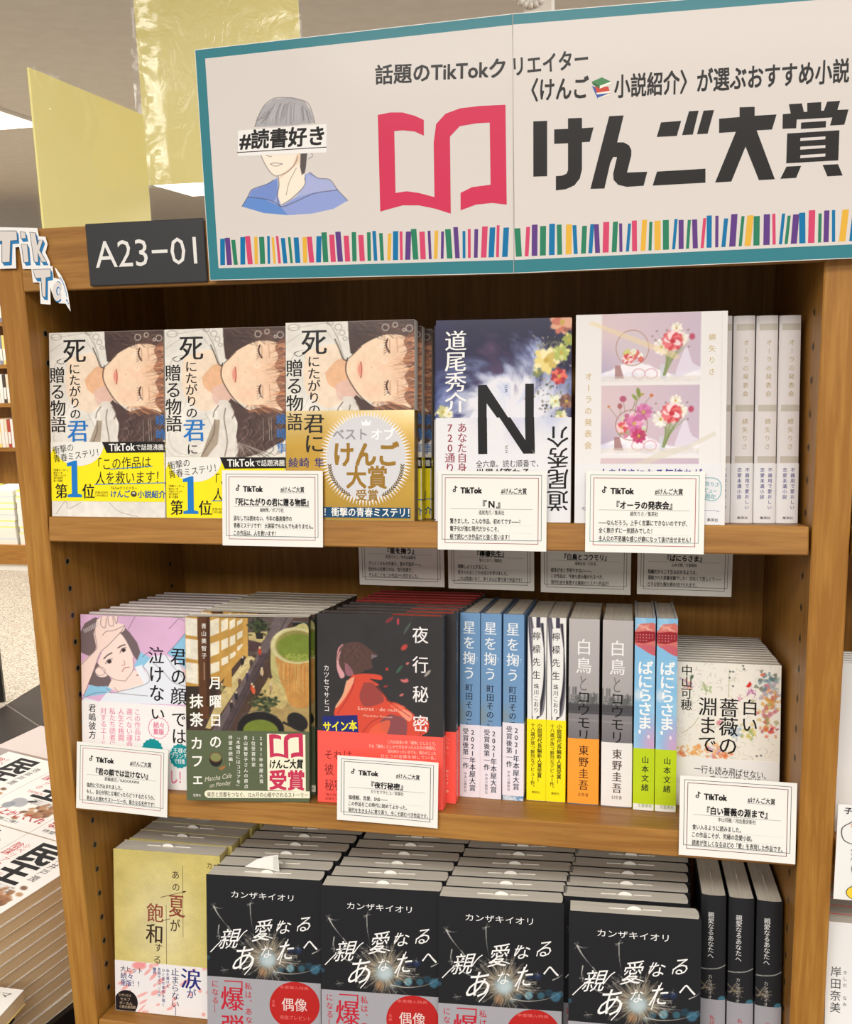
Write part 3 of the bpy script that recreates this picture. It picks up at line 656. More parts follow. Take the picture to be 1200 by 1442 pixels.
for ln, x0, x1, z0, lb in BACK:
    card(ln, Matrix.Translation((x0, 0.185, Z0 + z0)) @ Matrix.Rotation(0.006, 4, 'Y'), lb, 'cards hanging under the top shelf', ((84, 82, 84), (92, 74, 74)), x1 - x0, 0.0738)

# ------------------------------------------------------------------ books
def sect(W, T, b, n=25):
    return [(0, 0)] + [(W - b * abs(2 * u / T - 1) ** 3, u) for u in np.linspace(0, T, n)] + [(0, T)]
def mk(kind, W, pts): return pts if kind == 'face' else [(y, W - x) for x, y in pts]
def spine_map(T, b, e=0.0):
    return lambda u, v, l: np.stack([u - e, b * np.abs(2 * np.clip(u / (T + 2 * e), 0, 1) - 1) ** 3 - e - l * LY - 0.0001, v], -1)
def book(name, cat, kind, W, H, T, b=0.002, hard=True, cover=(230, 226, 220), rim=None, front=None, spine=None, obi=None, m='gloss', top=None, slip=False, rib=None):
    """kind 'face': front cover towards the aisle, spine on its right; 'spine': spine towards the aisle."""
    root = empty(name, None, cat)
    th = 0.0022 if hard else 0.0005; hb = 0.0014 if hard else 0.0004
    mb = MB(); so = sect(W, T, b); si = [(x, y + th) for x, y in sect(W - th, T - 2 * th, b)]
    mb.strip(mk(kind, W, so), mk(kind, W, si), 0, H, cover, rim if rim is not None else cover)
    if kind == 'face' and front: front(mb, W, H)
    if kind == 'spine' and spine: spine(mb, T, H, spine_map(T, b))
    mb.build('cover', M[m], root)
    mb = MB(); e = 0.0003
    pg = [(x, y + th + e) for x, y in sect(W - th - 0.0008, T - 2 * th - 2 * e, b)]; pg = [(0.0025 if hard else 0.0012, pg[0][1])] + pg[1:-1] + [(0.0025 if hard else 0.0012, pg[-1][1])]
    mb.prism(mk(kind, W, pg), hb, H - hb)
    pm = M['pages_y' if kind == 'face' else 'pages_x']
    if top:
        q = [(0, T * .03 + th), (W * top[2], th), (W * top[2], T - th), (0, T - th)]
        z = H - hb + 0.0003
        mb.prism(mk(kind, W, [(0.003, th + e), (W * top[2], th + e), (W * top[2], T - th - e), (0.003, T - th - e)]), H - hb, z, top[0], 1)
        mb.prism(mk(kind, W, [(W * top[2] + 0.0002, th + e), (W - b - th, th + e), (W - b - th, T - th - e), (W * top[2] + 0.0002, T - th - e)]), H - hb, z, top[1], 1)
    mb.build('page_block', [pm, M['paper']], root)
    if slip:                       # half-round order slip and folded strip peeping from the page tops
        mb = MB(); yy = T * slip[1]; cx = W * slip[0]
        a = np.linspace(0, math.pi, 14)
        P = [(cx - 0.0088 * math.cos(t), H - 0.0035 + 0.0068 * math.sin(t)) for t in a]
        n = len(P)
        pr = lambda x, y: (x, y) if kind == 'face' else (y, W - x)
        v = [(*pr(x, yy), z) for x, z in P] + [(*pr(x, yy + 0.0004), z) for x, z in P]
        mb.add(v, [tuple(range(n - 1, -1, -1)), tuple(range(n, 2 * n))] + [(i, i + 1, n + i + 1, n + i) for i in range(n - 1)], (236, 233, 226))
        for x0, x1, d in ((cx - 0.026, cx - 0.009, -0.0004), (cx + 0.009, cx + 0.028, 0.0006)):
            mb.prism(mk(kind, W, [(x0, yy + d), (x1, yy + d + 0.0005), (x1, yy + d + 0.0012), (x0, yy + d + 0.0007)]), H - 0.004, H + 0.0004, (228, 224, 216))
        mb.build('order_slip', M['paper'], root)
    if obi:
        h0, h1, oc = obi[:3]; mb = MB(); e = 0.0004
        oo = [(x + e, y - e) if i and i < len(so) - 1 else (x, y - e) for i, (x, y) in enumerate(so)]
        oo = [(0, -e)] + [(W + e - b * abs(2 * k / 24 - 1) ** 3, -e + (T + 2 * e) * k / 24) for k in range(25)] + [(0, T + e)]
        oi = [(0, -e / 2)] + [(W + e / 2 - b * abs(2 * k / 24 - 1) ** 3, -e / 2 + (T + e) * k / 24) for k in range(25)] + [(0, T + e / 2)]
        om = obi[5] if len(obi) > 5 else m
        mb.strip(mk(kind, W, oo), mk(kind, W, oi), h0, h1, oc, None, 1 if om == 'foil' else 0)
        if kind == 'face' and obi[3]: obi[3](mb, W, h0, h1, lambda u, v, l: np.stack([u, -e - 0.0001 - l * LY + 0 * u, h0 + v], -1))
        sm = spine_map(T, b, e)
        if kind == 'spine' and obi[4]: obi[4](mb, T, h0, h1, lambda u, v, l: sm(u + e, h0 + v, l))
        mb.build('paper_band', [M[m], M['foil']], root)
    return root

def place(o, shelf, x, d, h=0.0, yaw=0.0, roll=0.0, pitch=0.0):
    o.matrix_world = shelfm(shelf) @ Matrix.Translation((x, d, h + 0.0002)) @ Matrix.Rotation(yaw, 4, 'Z') @ Matrix.Rotation(roll, 4, 'Y') @ Matrix.Rotation(pitch, 4, 'X')
    return o
ORD = ['front', 'second', 'third', 'fourth', 'fifth', 'sixth', 'seventh', 'eighth', 'ninth', 'tenth', 'eleventh', 'twelfth']
def stack(proto, shelf, x, d, n, step, labels, group, dx=0.0, jit=0.0005, yaw=0.0, d1=None, x1=None, seed=1):
    rg = random.Random(seed)
    for k in range(n):
        o = proto if k == 0 else copy_tree(proto)
        xx = x + dx * k + (rg.uniform(-jit, jit) if k else 0); dd = d + step * k
        if k and d1 is not None: dd = d1 + step * (k - 1)
        if k and x1 is not None: xx = x1 + dx * (k - 1) + rg.uniform(-jit, jit)
        place(o, shelf, xx, dd, 0, yaw if (k == 0 or d1 is None) else 0.0)
        tag(o, labels(k), None, group)

# --- novel with the sleeping girl (seen three times facing, twice behind)
def shi_front(mb, W, H):
    Q = [(38, 52), (920, 50), (908, 1405), (30, 1405)]
    s = Surf(mb, W, H, Q); A = Art(W, H, Q, (222, 216, 206))
    A.noise(160, 0.06, 2)
    g = random.Random(5)
    for q, w in (([(60, 90), (180, 80), (330, 60), (380, 90), (410, 190)], 3), ([(50, 190), (150, 130), (300, 110), (370, 180), (410, 260)], 3), ([(60, 330), (120, 250), (240, 250), (300, 330), (310, 480), (240, 600)], 3), ([(170, 280), (200, 480), (170, 620), (60, 700)], 2.5), ([(80, 700), (60, 840), (120, 930), (260, 950), (360, 880), (380, 760), (330, 650)], 3), ([(320, 60), (350, 75), (400, 170), (440, 300)], 7), ([(40, 900), (100, 960), (300, 960)], 3), ([(100, 800), (200, 720), (350, 690)], 2)):
        A.line(q, w, (150, 142, 132), 0.75, True)
    for c in ((95, 85, 40, 22), (405, 90, 24, 20), (350, 62, 22, 14), (450, 170, 14, 12), (430, 130, 20, 18)): A.ring(*c, 4, (128, 120, 112), 0.9)
    A.poly([(180, 250), (380, 205), (430, 300), (470, 320), (450, 400), (480, 470), (560, 560), (440, 590), (330, 640), (200, 560), (160, 430)], (230, 208, 184), 1, True)
    A.poly([(310, 400), (400, 310), (470, 330), (452, 400), (480, 460), (530, 540), (450, 560), (380, 510), (330, 470)], (220, 160, 116), 0.7, True)
    A.poly([(380, 480), (470, 450), (540, 550), (450, 600), (390, 560)], (214, 178, 166), 0.8, True)
    A.poly([(470, 52), (920, 50), (920, 260), (840, 200), (740, 150), (650, 180), (560, 230), (510, 280), (486, 270), (474, 170)], (74, 56, 52))
    A.poly([(520, 550), (640, 630), (720, 620), (920, 600), (920, 820), (820, 890), (690, 950), (560, 965), (548, 860), (565, 720), (500, 600)], (80, 62, 58), 1, True)
    A.poly([(456, 380), (470, 320), (510, 270), (560, 222), (640, 178), (720, 150), (800, 150), (870, 170), (925, 210), (925, 610), (820, 620), (700, 605), (620, 600), (560, 560), (500, 490), (460, 420)], (234, 204, 174), 1, True)
    A.poly([(925, 130), (880, 150), (846, 200), (868, 260), (840, 330), (880, 380), (850, 430), (876, 500), (846, 560), (880, 620), (925, 620)], (128, 84, 66), 0.9, True)
    A.ell(690, 360, 60, 46, (238, 190, 160), 0.5, 0.7); A.ell(640, 520, 70, 40, (232, 186, 156), 0.6, 0.7); A.ell(560, 380, 34, 60, (236, 186, 156), 0.6, 0.7)
    for k in range(70):                                     # hair falling across the forehead, from the right edge
        y = 150 + k * 6.6 + g.uniform(-8, 8); x = g.uniform(770, 850) + 30 * math.sin(k / 6)
        A.line([(922, y + g.uniform(-26, 26)), (880, y + g.uniform(-16, 16)), (x, y + g.uniform(-12, 30))], g.uniform(5, 14), g.choice([(150, 92, 62), (112, 74, 62), (198, 128, 88), (92, 66, 60), (222, 164, 122)]), 0.8, True, True)
    for k in range(60):
        x = g.uniform(480, 900); y = g.uniform(60, 150)
        A.line([(x, y), (x + 30, y + g.uniform(0, 26)), (x + g.uniform(50, 110), y + g.uniform(10, 60))], g.uniform(2, 6), g.choice([(104, 82, 76), (50, 38, 38), (132, 100, 86), (60, 48, 48)]), 0.6, True)
        x = g.uniform(570, 900); y = g.uniform(650, 930)
        A.line([(x, y - 40), (x + 20, y), (x - g.uniform(10, 60), y + g.uniform(20, 60))], g.uniform(3, 8), g.choice([(112, 90, 84), (50, 40, 40), (140, 110, 96), (94, 74, 70)]), 0.6, True)
    for k in range(16):
        A.line([(640 + k * 8, 600), (620 + k * 14, 630), (640 + k * 18, 655 + g.uniform(-10, 20))], 5, g.choice([(176, 112, 74), (214, 150, 106), (120, 80, 66)]), 0.8, True)
    A.poly([(440, 560), (500, 570), (540, 640), (545, 760), (548, 960), (290, 970), (400, 880), (400, 760), (430, 680), (410, 620)], (216, 208, 198), 0.95, True)
    A.poly([(290, 970), (400, 700), (440, 700), (420, 870), (340, 965)], (150, 132, 112), 0.8)
    for q in ([(430, 600), (400, 640), (390, 680)], [(520, 600), (545, 650), (530, 690)], [(400, 700), (390, 800), (300, 960)], [(480, 620), (470, 700), (490, 850), (470, 960)]): A.line(q, 8, (108, 90, 78), 0.8, True)
    for k in range(20): A.line([(560, 860), (570 + k * 6, 900), (556 + k * 14, 968 + g.uniform(-20, 0))], 5, g.choice([(92, 76, 70), (208, 200, 192), (150, 132, 122)]), 0.7, True)
    for k in range(46):
        y = g.uniform(150, 640); A.line([(924, y), (890, y + g.uniform(-14, 22)), (g.uniform(806, 868), y + g.uniform(-20, 36))], g.uniform(2, 4), g.choice([(236, 204, 176), (212, 152, 112), (70, 48, 44), (172, 112, 84)]), 0.75, True, True)
    for k in range(26):
        x = g.uniform(560, 900); y = g.uniform(640, 900); A.line([(x, y), (x - g.uniform(10, 40), y + 40), (x - g.uniform(20, 90), y + 70)], g.uniform(2, 4), g.choice([(166, 140, 126), (196, 172, 156), (52, 40, 40)]), 0.6, True, True)
    A.ell(800, 380, 60, 230, (206, 150, 116), 0.28, 0.8); A.noise(34, 0.05, 11)
    A.line([(465, 300), (452, 370), (470, 440), (540, 550), (640, 640)], 7, (52, 36, 32), 0.95, True); A.line([(465, 310), (490, 290), (560, 225)], 5, (70, 50, 44), 0.9)
    A.line([(380, 170), (410, 240), (435, 305), (465, 318)], 8, (58, 46, 42), 0.95, True)
    for y0 in (180, 460):
        A.line([(738, y0), (728, y0 + 30), (734, y0 + 60), (750, y0 + 88)], 11, (70, 40, 34), 1, True)
        A.line([(752, y0 + 4), (752, y0 + 84)], 5, (150, 96, 74), 0.7)
        for k in range(6): A.line([(736, y0 + 10 + k * 14), (712, y0 + 6 + k * 18)], 3.4, (66, 44, 38), 0.9)
        A.line([(800, y0 - 6), (806, y0 + 90)], 6, (176, 120, 90), 0.6)
    A.line([(556, 332), (562, 380), (556, 434)], 8, (150, 66, 56), 1, True); A.ell(548, 382, 14, 40, (216, 130, 112), 0.8, 0.4); A.line([(622, 360), (636, 372)], 4, (190, 140, 110), 0.8)
    for cx, cy, r0 in ((725, 100, 22), (790, 85, 16), (885, 110, 22), (700, 225, 12), (715, 320, 18), (735, 540, 14), (850, 120, 10)): A.ring(cx, cy, r0, r0, 4, (240, 228, 214), 0.9)
    A.paste(s)
    K = (28, 26, 26)
    s.txt('死', 150, 186, 322, 186, 176, K, -0.016, 2, 0, False, 0.016)
    s.line(spline([(210, 190), (180, 250), (130, 282), (96, 262), (130, 246)]), 4, K, 2)
    s.vtx('にたがりの', 232, 278, 232, 690, 86, K, -0.012, 2, 0.012)
    s.vtx('君', 248, 690, 248, 856, 158, (36, 112, 184), -0.018, 2, 0.016); s.vtx('に', 232, 868, 232, 950, 82, K, -0.012, 2, 0.012)
    s.vtx('贈る物語', 97, 302, 97, 786, 116, K, -0.014, 2, 0.012)
    s.vtx('綾崎隼', 884, 645, 884, 955, 68, (40, 110, 180), 0.01, 2)
    for x in (752, 795, 812): s.line([(x, 690), (x + 3, 850)], 1.6, (190, 178, 170), 2)
    s.line(spline([(60, 1390), (140, 1290), (160, 1345), (260, 1300)]), 4, (170, 160, 152), 2); s.line(spline([(480, 1300), (560, 1365), (700, 1400)]), 4, (170, 160, 152), 2)
def shi_obi(mb, W, h0, h1, mp):
    s = Surf(mb, W, h1 - h0, [(97, 640), (607, 640), (604, 901), (97, 901)], mp)
    Y = (240, 222, 26); K = (24, 22, 22); BL = (26, 116, 190)
    a = [(97, 640), (338, 640)] + [(224 + 114 * math.cos(t), 648 + 98 * math.sin(t)) for t in np.linspace(0.05, 3.0, 24)] + [(97, 690)]
    s.poly(a, (228, 224, 216), 1)
    s.poly([(330, 640), (607, 640), (607, 686), (350, 689)], K, 1)
    s.txt('TikTok', 362, 665, 476, 662, 32, (236, 232, 226), 0.03, 2, 0, True); s.txt('で話題沸騰！', 481, 664, 612, 664, 26, (236, 232, 226), 0.01, 2)
    s.txt('衝撃の', 106, 678, 200, 662, 34, K, -0.004, 2); s.txt('青春ミステリ！', 110, 715, 312, 684, 34, K, -0.004, 2)
    s.poly([(170, 733), (205, 722), (216, 722), (216, 868), (235, 872), (235, 884), (170, 884), (170, 873), (190, 868), (190, 745), (170, 748)], BL, 2)
    s.txt('第', 116, 857, 168, 857, 62, K, -0.004, 2, 0, False, 0.018); s.txt('位', 238, 857, 292, 857, 62, K, -0.004, 2, 0, False, 0.018)
    for i, t in enumerate(('「読書メーター」', '読みたい本', '月間ランキング', '単行本部門', '第一位獲得')): s.txt(t, 108, 764 + i * 12, 108 + 8.2 * len(t), 764 + i * 12, 10, (60, 54, 20), 0, 2)
    s.txt('「この作品は', 312, 738, 545, 728, 52, K, 0.004, 2, 0.08); s.txt('人を救います！」', 300, 800, 622, 792, 56, K, 0.004, 2, 0.08)
    s.line([(362, 760), (552, 746)], 3.4, BL, 2); s.line([(292, 827), (607, 818)], 3.4, BL, 2)
    s.txt('TikTokクリエイター', 366, 842, 482, 842, 15, K, 0, 2); s.txt('けんご', 366, 868, 450, 868, 31, (24, 90, 150), 0.03, 2); s.txt('小説紹介', 484, 868, 607, 868, 31, (24, 90, 150), 0.03, 2)
    s.ell(467, 867, 13, 13, (60, 52, 46), 2); s.ell(467, 864, 7, 5, (200, 190, 170), 3)
    s.txt('定価1870円', 294, 862, 352, 862, 11, (80, 72, 30), 0, 2); s.txt('（10％税込）', 294, 875, 352, 875, 11, (80, 72, 30), 0, 2)
def foil_obi(mb, W, h0, h1, mp):
    Q = [(45, 655), (945, 655), (930, 1400), (45, 1400)]
    s = Surf(mb, W, h1 - h0, Q, mp)
    A = Art(W, h1 - h0, Q, (190, 152, 70)); A.mix(np.clip((900 - A.Y) / 260, 0, 1) * np.clip(0.4 + fbm(A.X / 130, A.Y / 90, 4), 0, 1), (206, 186, 146)); A.noise(300, 0.1, 3); A.paste(s, 0, 1)
    SV = (222, 220, 220); GD = (150, 112, 38); K = (40, 36, 34)
    cx, cy = 605, 978; n = 84
    a = []
    for k in range(n * 2):
        r0 = 330 if k % 2 == 0 else 268; t = math.pi * k / n; x, y = cx + r0 * 0.98 * math.cos(t), cy + r0 * math.sin(t); a.append((min(x, 936), max(y, 660)))
    s.poly(a, SV, 1); s.ell(cx, cy, 272, 282, (206, 204, 206), 2, 60)
    s.poly([(578, 722), (590, 738), (604, 735), (612, 708), (620, 735), (632, 738), (645, 722), (640, 760), (584, 760)], (240, 238, 236), 3)
    s.txt('ベスト', 380, 818, 614, 818, 78, (150, 148, 150), 0.03, 3); s.txt('オブ', 648, 820, 808, 820, 76, (238, 238, 238), 0.03, 3)
    s.txt('けんご', 392, 955, 832, 955, 160, GD, 0.045, 3); s.txt('大賞', 472, 1110, 748, 1110, 146, GD, 0.035, 3); s.txt('受賞', 536, 1232, 686, 1232, 72, GD, 0.03, 3)
    for sg in (-1, 1):
        for k in range(15):
            t = 0.08 + k * 0.073; x, y = cx + sg * 252 * math.cos(t), cy + 40 + 240 * math.sin(t)
            for j in (-1, 1):
                b = t + (math.pi / 2) + j * 0.7; s.line([(x, y), (x - sg * 22 * math.cos(b) * 0.9, y - 22 * math.sin(b) * -0.9 * -1)], 7, (104, 82, 34), 3)
        s.line([(cx + sg * 252 * math.cos(t), cy + 40 + 240 * math.sin(t)) for t in np.linspace(0.05, 1.15, 14)], 3, (104, 82, 34), 3)
    s.vtx('語', 108, 668, 108, 792, 104, K, -0.012, 3, 0.012); s.vtx('君に', 246, 672, 246, 950, 140, K, -0.014, 3, 0.012)
    s.txt('綾崎', 62, 1012, 208, 1012, 66, (40, 46, 110), 0.012, 3); s.txt('隼', 248, 1012, 312, 1012, 66, (40, 46, 110), 0.012, 3)
    s.rect(45, 1314, 905, 1384, (24, 70, 104), 3); s.txt('本命！衝撃の青春ミステリ！', 190, 1346, 898, 1346, 58, (236, 232, 224), 0.02, 4)
g1 = 'facing novels with the sleeping girl cover'
b = book('novel', 'book', 'face', 0.1305, 0.194, 0.021, 0.0015, False, (228, 222, 214), None, shi_front, None, (0.0165, 0.0790, (240, 222, 26), shi_obi, None), 'gloss')
b2 = copy_tree(b)
place(b, 1, 0.0042, 0.004); tag(b, 'sleeping-girl novel standing against the left post, yellow band raised', None, g1)
place(b2, 1, 0.1363, 0.0035); tag(b2, 'sleeping-girl novel second from the left post, yellow band low', None, g1)
for ch in b2.children:
    if ch.name.startswith('paper_band'): ch.location.z = -0.0162
b3 = book('novel', 'book', 'face', 0.132, 0.197, 0.022, 0.0015, False, (228, 222, 214), None, shi_front, None, (0.0003, 0.1092, (176, 140, 60), foil_obi, None, 'foil'), 'gloss')
place(b3, 1, 0.2680, 0.002); tag(b3, 'sleeping-girl novel with a wide gold foil band and silver award seal', None, g1)
for k, (x, d) in enumerate(((0.2715, 0.0275), (0.2768, 0.0505))):
    o = copy_tree(b2); place(o, 1, x, d); tag(o, ('yellow-banded novel first behind', 'yellow-banded novel second behind')[k] + ' the gold-banded novel, only its right edge showing', None, g1)

# --- dark storm-sky novel with a huge black letter
def n_cloud(A, obi):
    X, Y = A.X, A.Y
    A.C[:] = (40, 38, 66)
    A.mix(np.clip((250 - X) / 300, 0, 1) * np.clip((500 - Y) / 500, 0, 1), (46, 44, 88)); A.mix(np.clip((Y - 250) / 350, 0, 1) * np.clip((300 - X) / 260, 0, 1), (54, 66, 122))
    dx, dy = X - 545, (Y - 660); r = np.hypot(dx, dy); t = np.arctan2(dy, dx)
    n = fbm(t * 3.2 + r / 190 + 8, r / 150 + 3, 7, 5); n2 = fbm(X / 60, Y / 90 + X / 140, 9, 4)
    A.mix(np.clip((440 - r * 0.9 + (n - 0.5) * 560) / 170, 0, 1) * (0.55 + 0.5 * n2), (140, 150, 192))
    A.mix(np.clip((330 - r * 0.9 + (n - 0.5) * 330) / 130, 0, 1), (222, 220, 226))
    A.mix(np.clip((n - 0.62) * 6, 0, 1) * np.clip((430 - np.hypot(X - 560, Y - 330)) / 300, 0, 1), (186, 196, 226)); A.mix(np.clip((0.4 - n) * 5, 0, 1) * np.clip((260 - np.hypot(X - 470, Y - 330)) / 120, 0, 1), (84, 62, 92))
def flower(A, x, y, r, cols, n=6, seed=0, a=1.0):
    g = random.Random(seed + int(x)); a0 = g.uniform(0, 1)
    for ring in (1.0, 0.72):
        for k in range(n):
            t = a0 + 2 * math.pi * k / n + (0.5 if ring < 1 else 0); A.ell(x + r * 0.55 * ring * math.cos(t), y + r * 0.55 * ring * math.sin(t), r * 0.5, r * 0.27, g.choice(cols), a, 0.2, t)
    A.ell(x, y, r * 0.2, r * 0.2, (190, 160, 70), a, 0.3)
def n_front(mb, W, H):
    Q = [(62, 42), (972, 28), (965, 1385), (60, 1370)]
    s = Surf(mb, W, H, Q); A = Art(W, H, Q, (40, 38, 66)); n_cloud(A, False)
    g = random.Random(8)
    for k in range(160):
        x = g.gauss(850, 70); y = g.uniform(150, 700); A.ell(x, y, g.uniform(4, 14), g.uniform(3, 9), g.choice([(48, 52, 52), (84, 92, 70), (120, 118, 100), (70, 60, 80), (170, 160, 140), (60, 74, 56)]), 0.75, 0.3, g.uniform(0, 3))
    for k in range(60): A.ell(g.uniform(730, 900), g.uniform(190, 260), 4, 4, (150, 146, 120), 0.8, 0.4)
    flower(A, 800, 310, 90, [(226, 206, 130), (236, 222, 170), (200, 176, 96)], 5, 1); flower(A, 900, 260, 60, [(206, 206, 130), (170, 180, 96)], 5, 2); flower(A, 885, 415, 56, [(200, 70, 66), (160, 50, 60), (224, 110, 96)], 7, 3)
    flower(A, 862, 580, 44, [(226, 226, 200), (200, 210, 170)], 6, 4); flower(A, 905, 60, 80, [(196, 110, 90), (150, 90, 80), (216, 160, 130)], 9, 5); flower(A, 950, 175, 46, [(206, 196, 110), (150, 160, 80)], 5, 6)
    flower(A, 935, 580, 50, [(150, 110, 90), (110, 80, 76)], 8, 7); flower(A, 740, 390, 34, [(206, 206, 160), (120, 130, 90)], 5, 8); flower(A, 900, 680, 46, [(170, 176, 120), (220, 216, 180)], 5, 9); flower(A, 110, 645, 46, [(226, 222, 180), (190, 186, 130)], 5, 10); flower(A, 150, 660, 30, [(226, 222, 190)], 5, 11)
    A.paste(s)
    s.poly([(343, 468), (402, 467), (402, 706), (343, 706)], (20, 18, 20), 2); s.poly([(660, 463), (718, 462), (718, 706), (660, 706)], (20, 18, 20), 2); s.poly([(402, 470), (562, 708), (488, 708), (402, 590)], (20, 18, 20), 2)
    s.vtx('道尾秀介', 194, 108, 194, 650, 138, (236, 232, 228), -0.012, 2, 0.014); s.vtx('エヌ', 532, 464, 532, 522, 26, (60, 56, 60), 0, 2)
def n_obi(mb, W, h0, h1, mp):
    Q = [(60, 708), (970, 712), (965, 1385), (60, 1370)]
    s = Surf(mb, W, h1 - h0, Q, mp); A = Art(W, h1 - h0, Q, (222, 220, 222))
    n = fbm(A.X / 120, A.Y / 120, 4)
    A.mix(np.clip((330 - np.hypot(A.X - 560, A.Y - 640)) / 200, 0, 1) * np.clip(n * 1.6 - 0.5, 0, 1), (196, 196, 218)); A.mix(np.clip((900 - A.Y) / 200, 0, 1) * np.clip((A.X - 700) / 120, 0, 1) * np.clip((980 - A.X) / 100, 0, 1) * n, (180, 186, 214)); A.paste(s)
    K = (20, 18, 20)
    s.poly([(343, 708), (405, 708), (408, 942), (346, 942)], K, 2); s.poly([(660, 708), (722, 708), (727, 905), (727, 942), (664, 862)], K, 2); s.poly([(488, 708), (562, 708), (724, 942), (650, 942)], K, 2)
    s.vtx('あなた自身が', 238, 738, 238, 1126, 62, (142, 40, 62), -0.008, 2, 0.01); s.vtx('720通り', 156, 738, 156, 1060, 66, (142, 40, 62), -0.008, 2, 0.01)
    s.txt('全六章。読む順番で、', 332, 1006, 752, 1004, 46, K, 0.0, 2); s.txt('世界が変わる。', 332, 1064, 720, 1062, 54, K, 0.03, 2)
    s.vtx('道尾秀介', 880, 1312, 880, 768, 136, K, -0.012, 2, 0.014); s.vtx('エヌ', 537, 942, 537, 884, 26, (90, 86, 90), 0, 2)

b = book('novel', 'book', 'face', 0.1305, 0.195, 0.025, 0.002, True, (40, 38, 62), None, n_front, None, (0.0003, 0.1008, (222, 220, 222), n_obi, None))
o = copy_tree(b)
place(b, 1, 0.4216, 0.0015, 0, 0.03); tag(b, 'storm-sky novel with a huge black letter, white band below, facing front', None, 'storm-sky novels on the top shelf')
place(o, 1, 0.4135, 0.0345); tag(o, 'second storm-sky novel behind the front one, only its dark left edge showing', None, 'storm-sky novels on the top shelf')

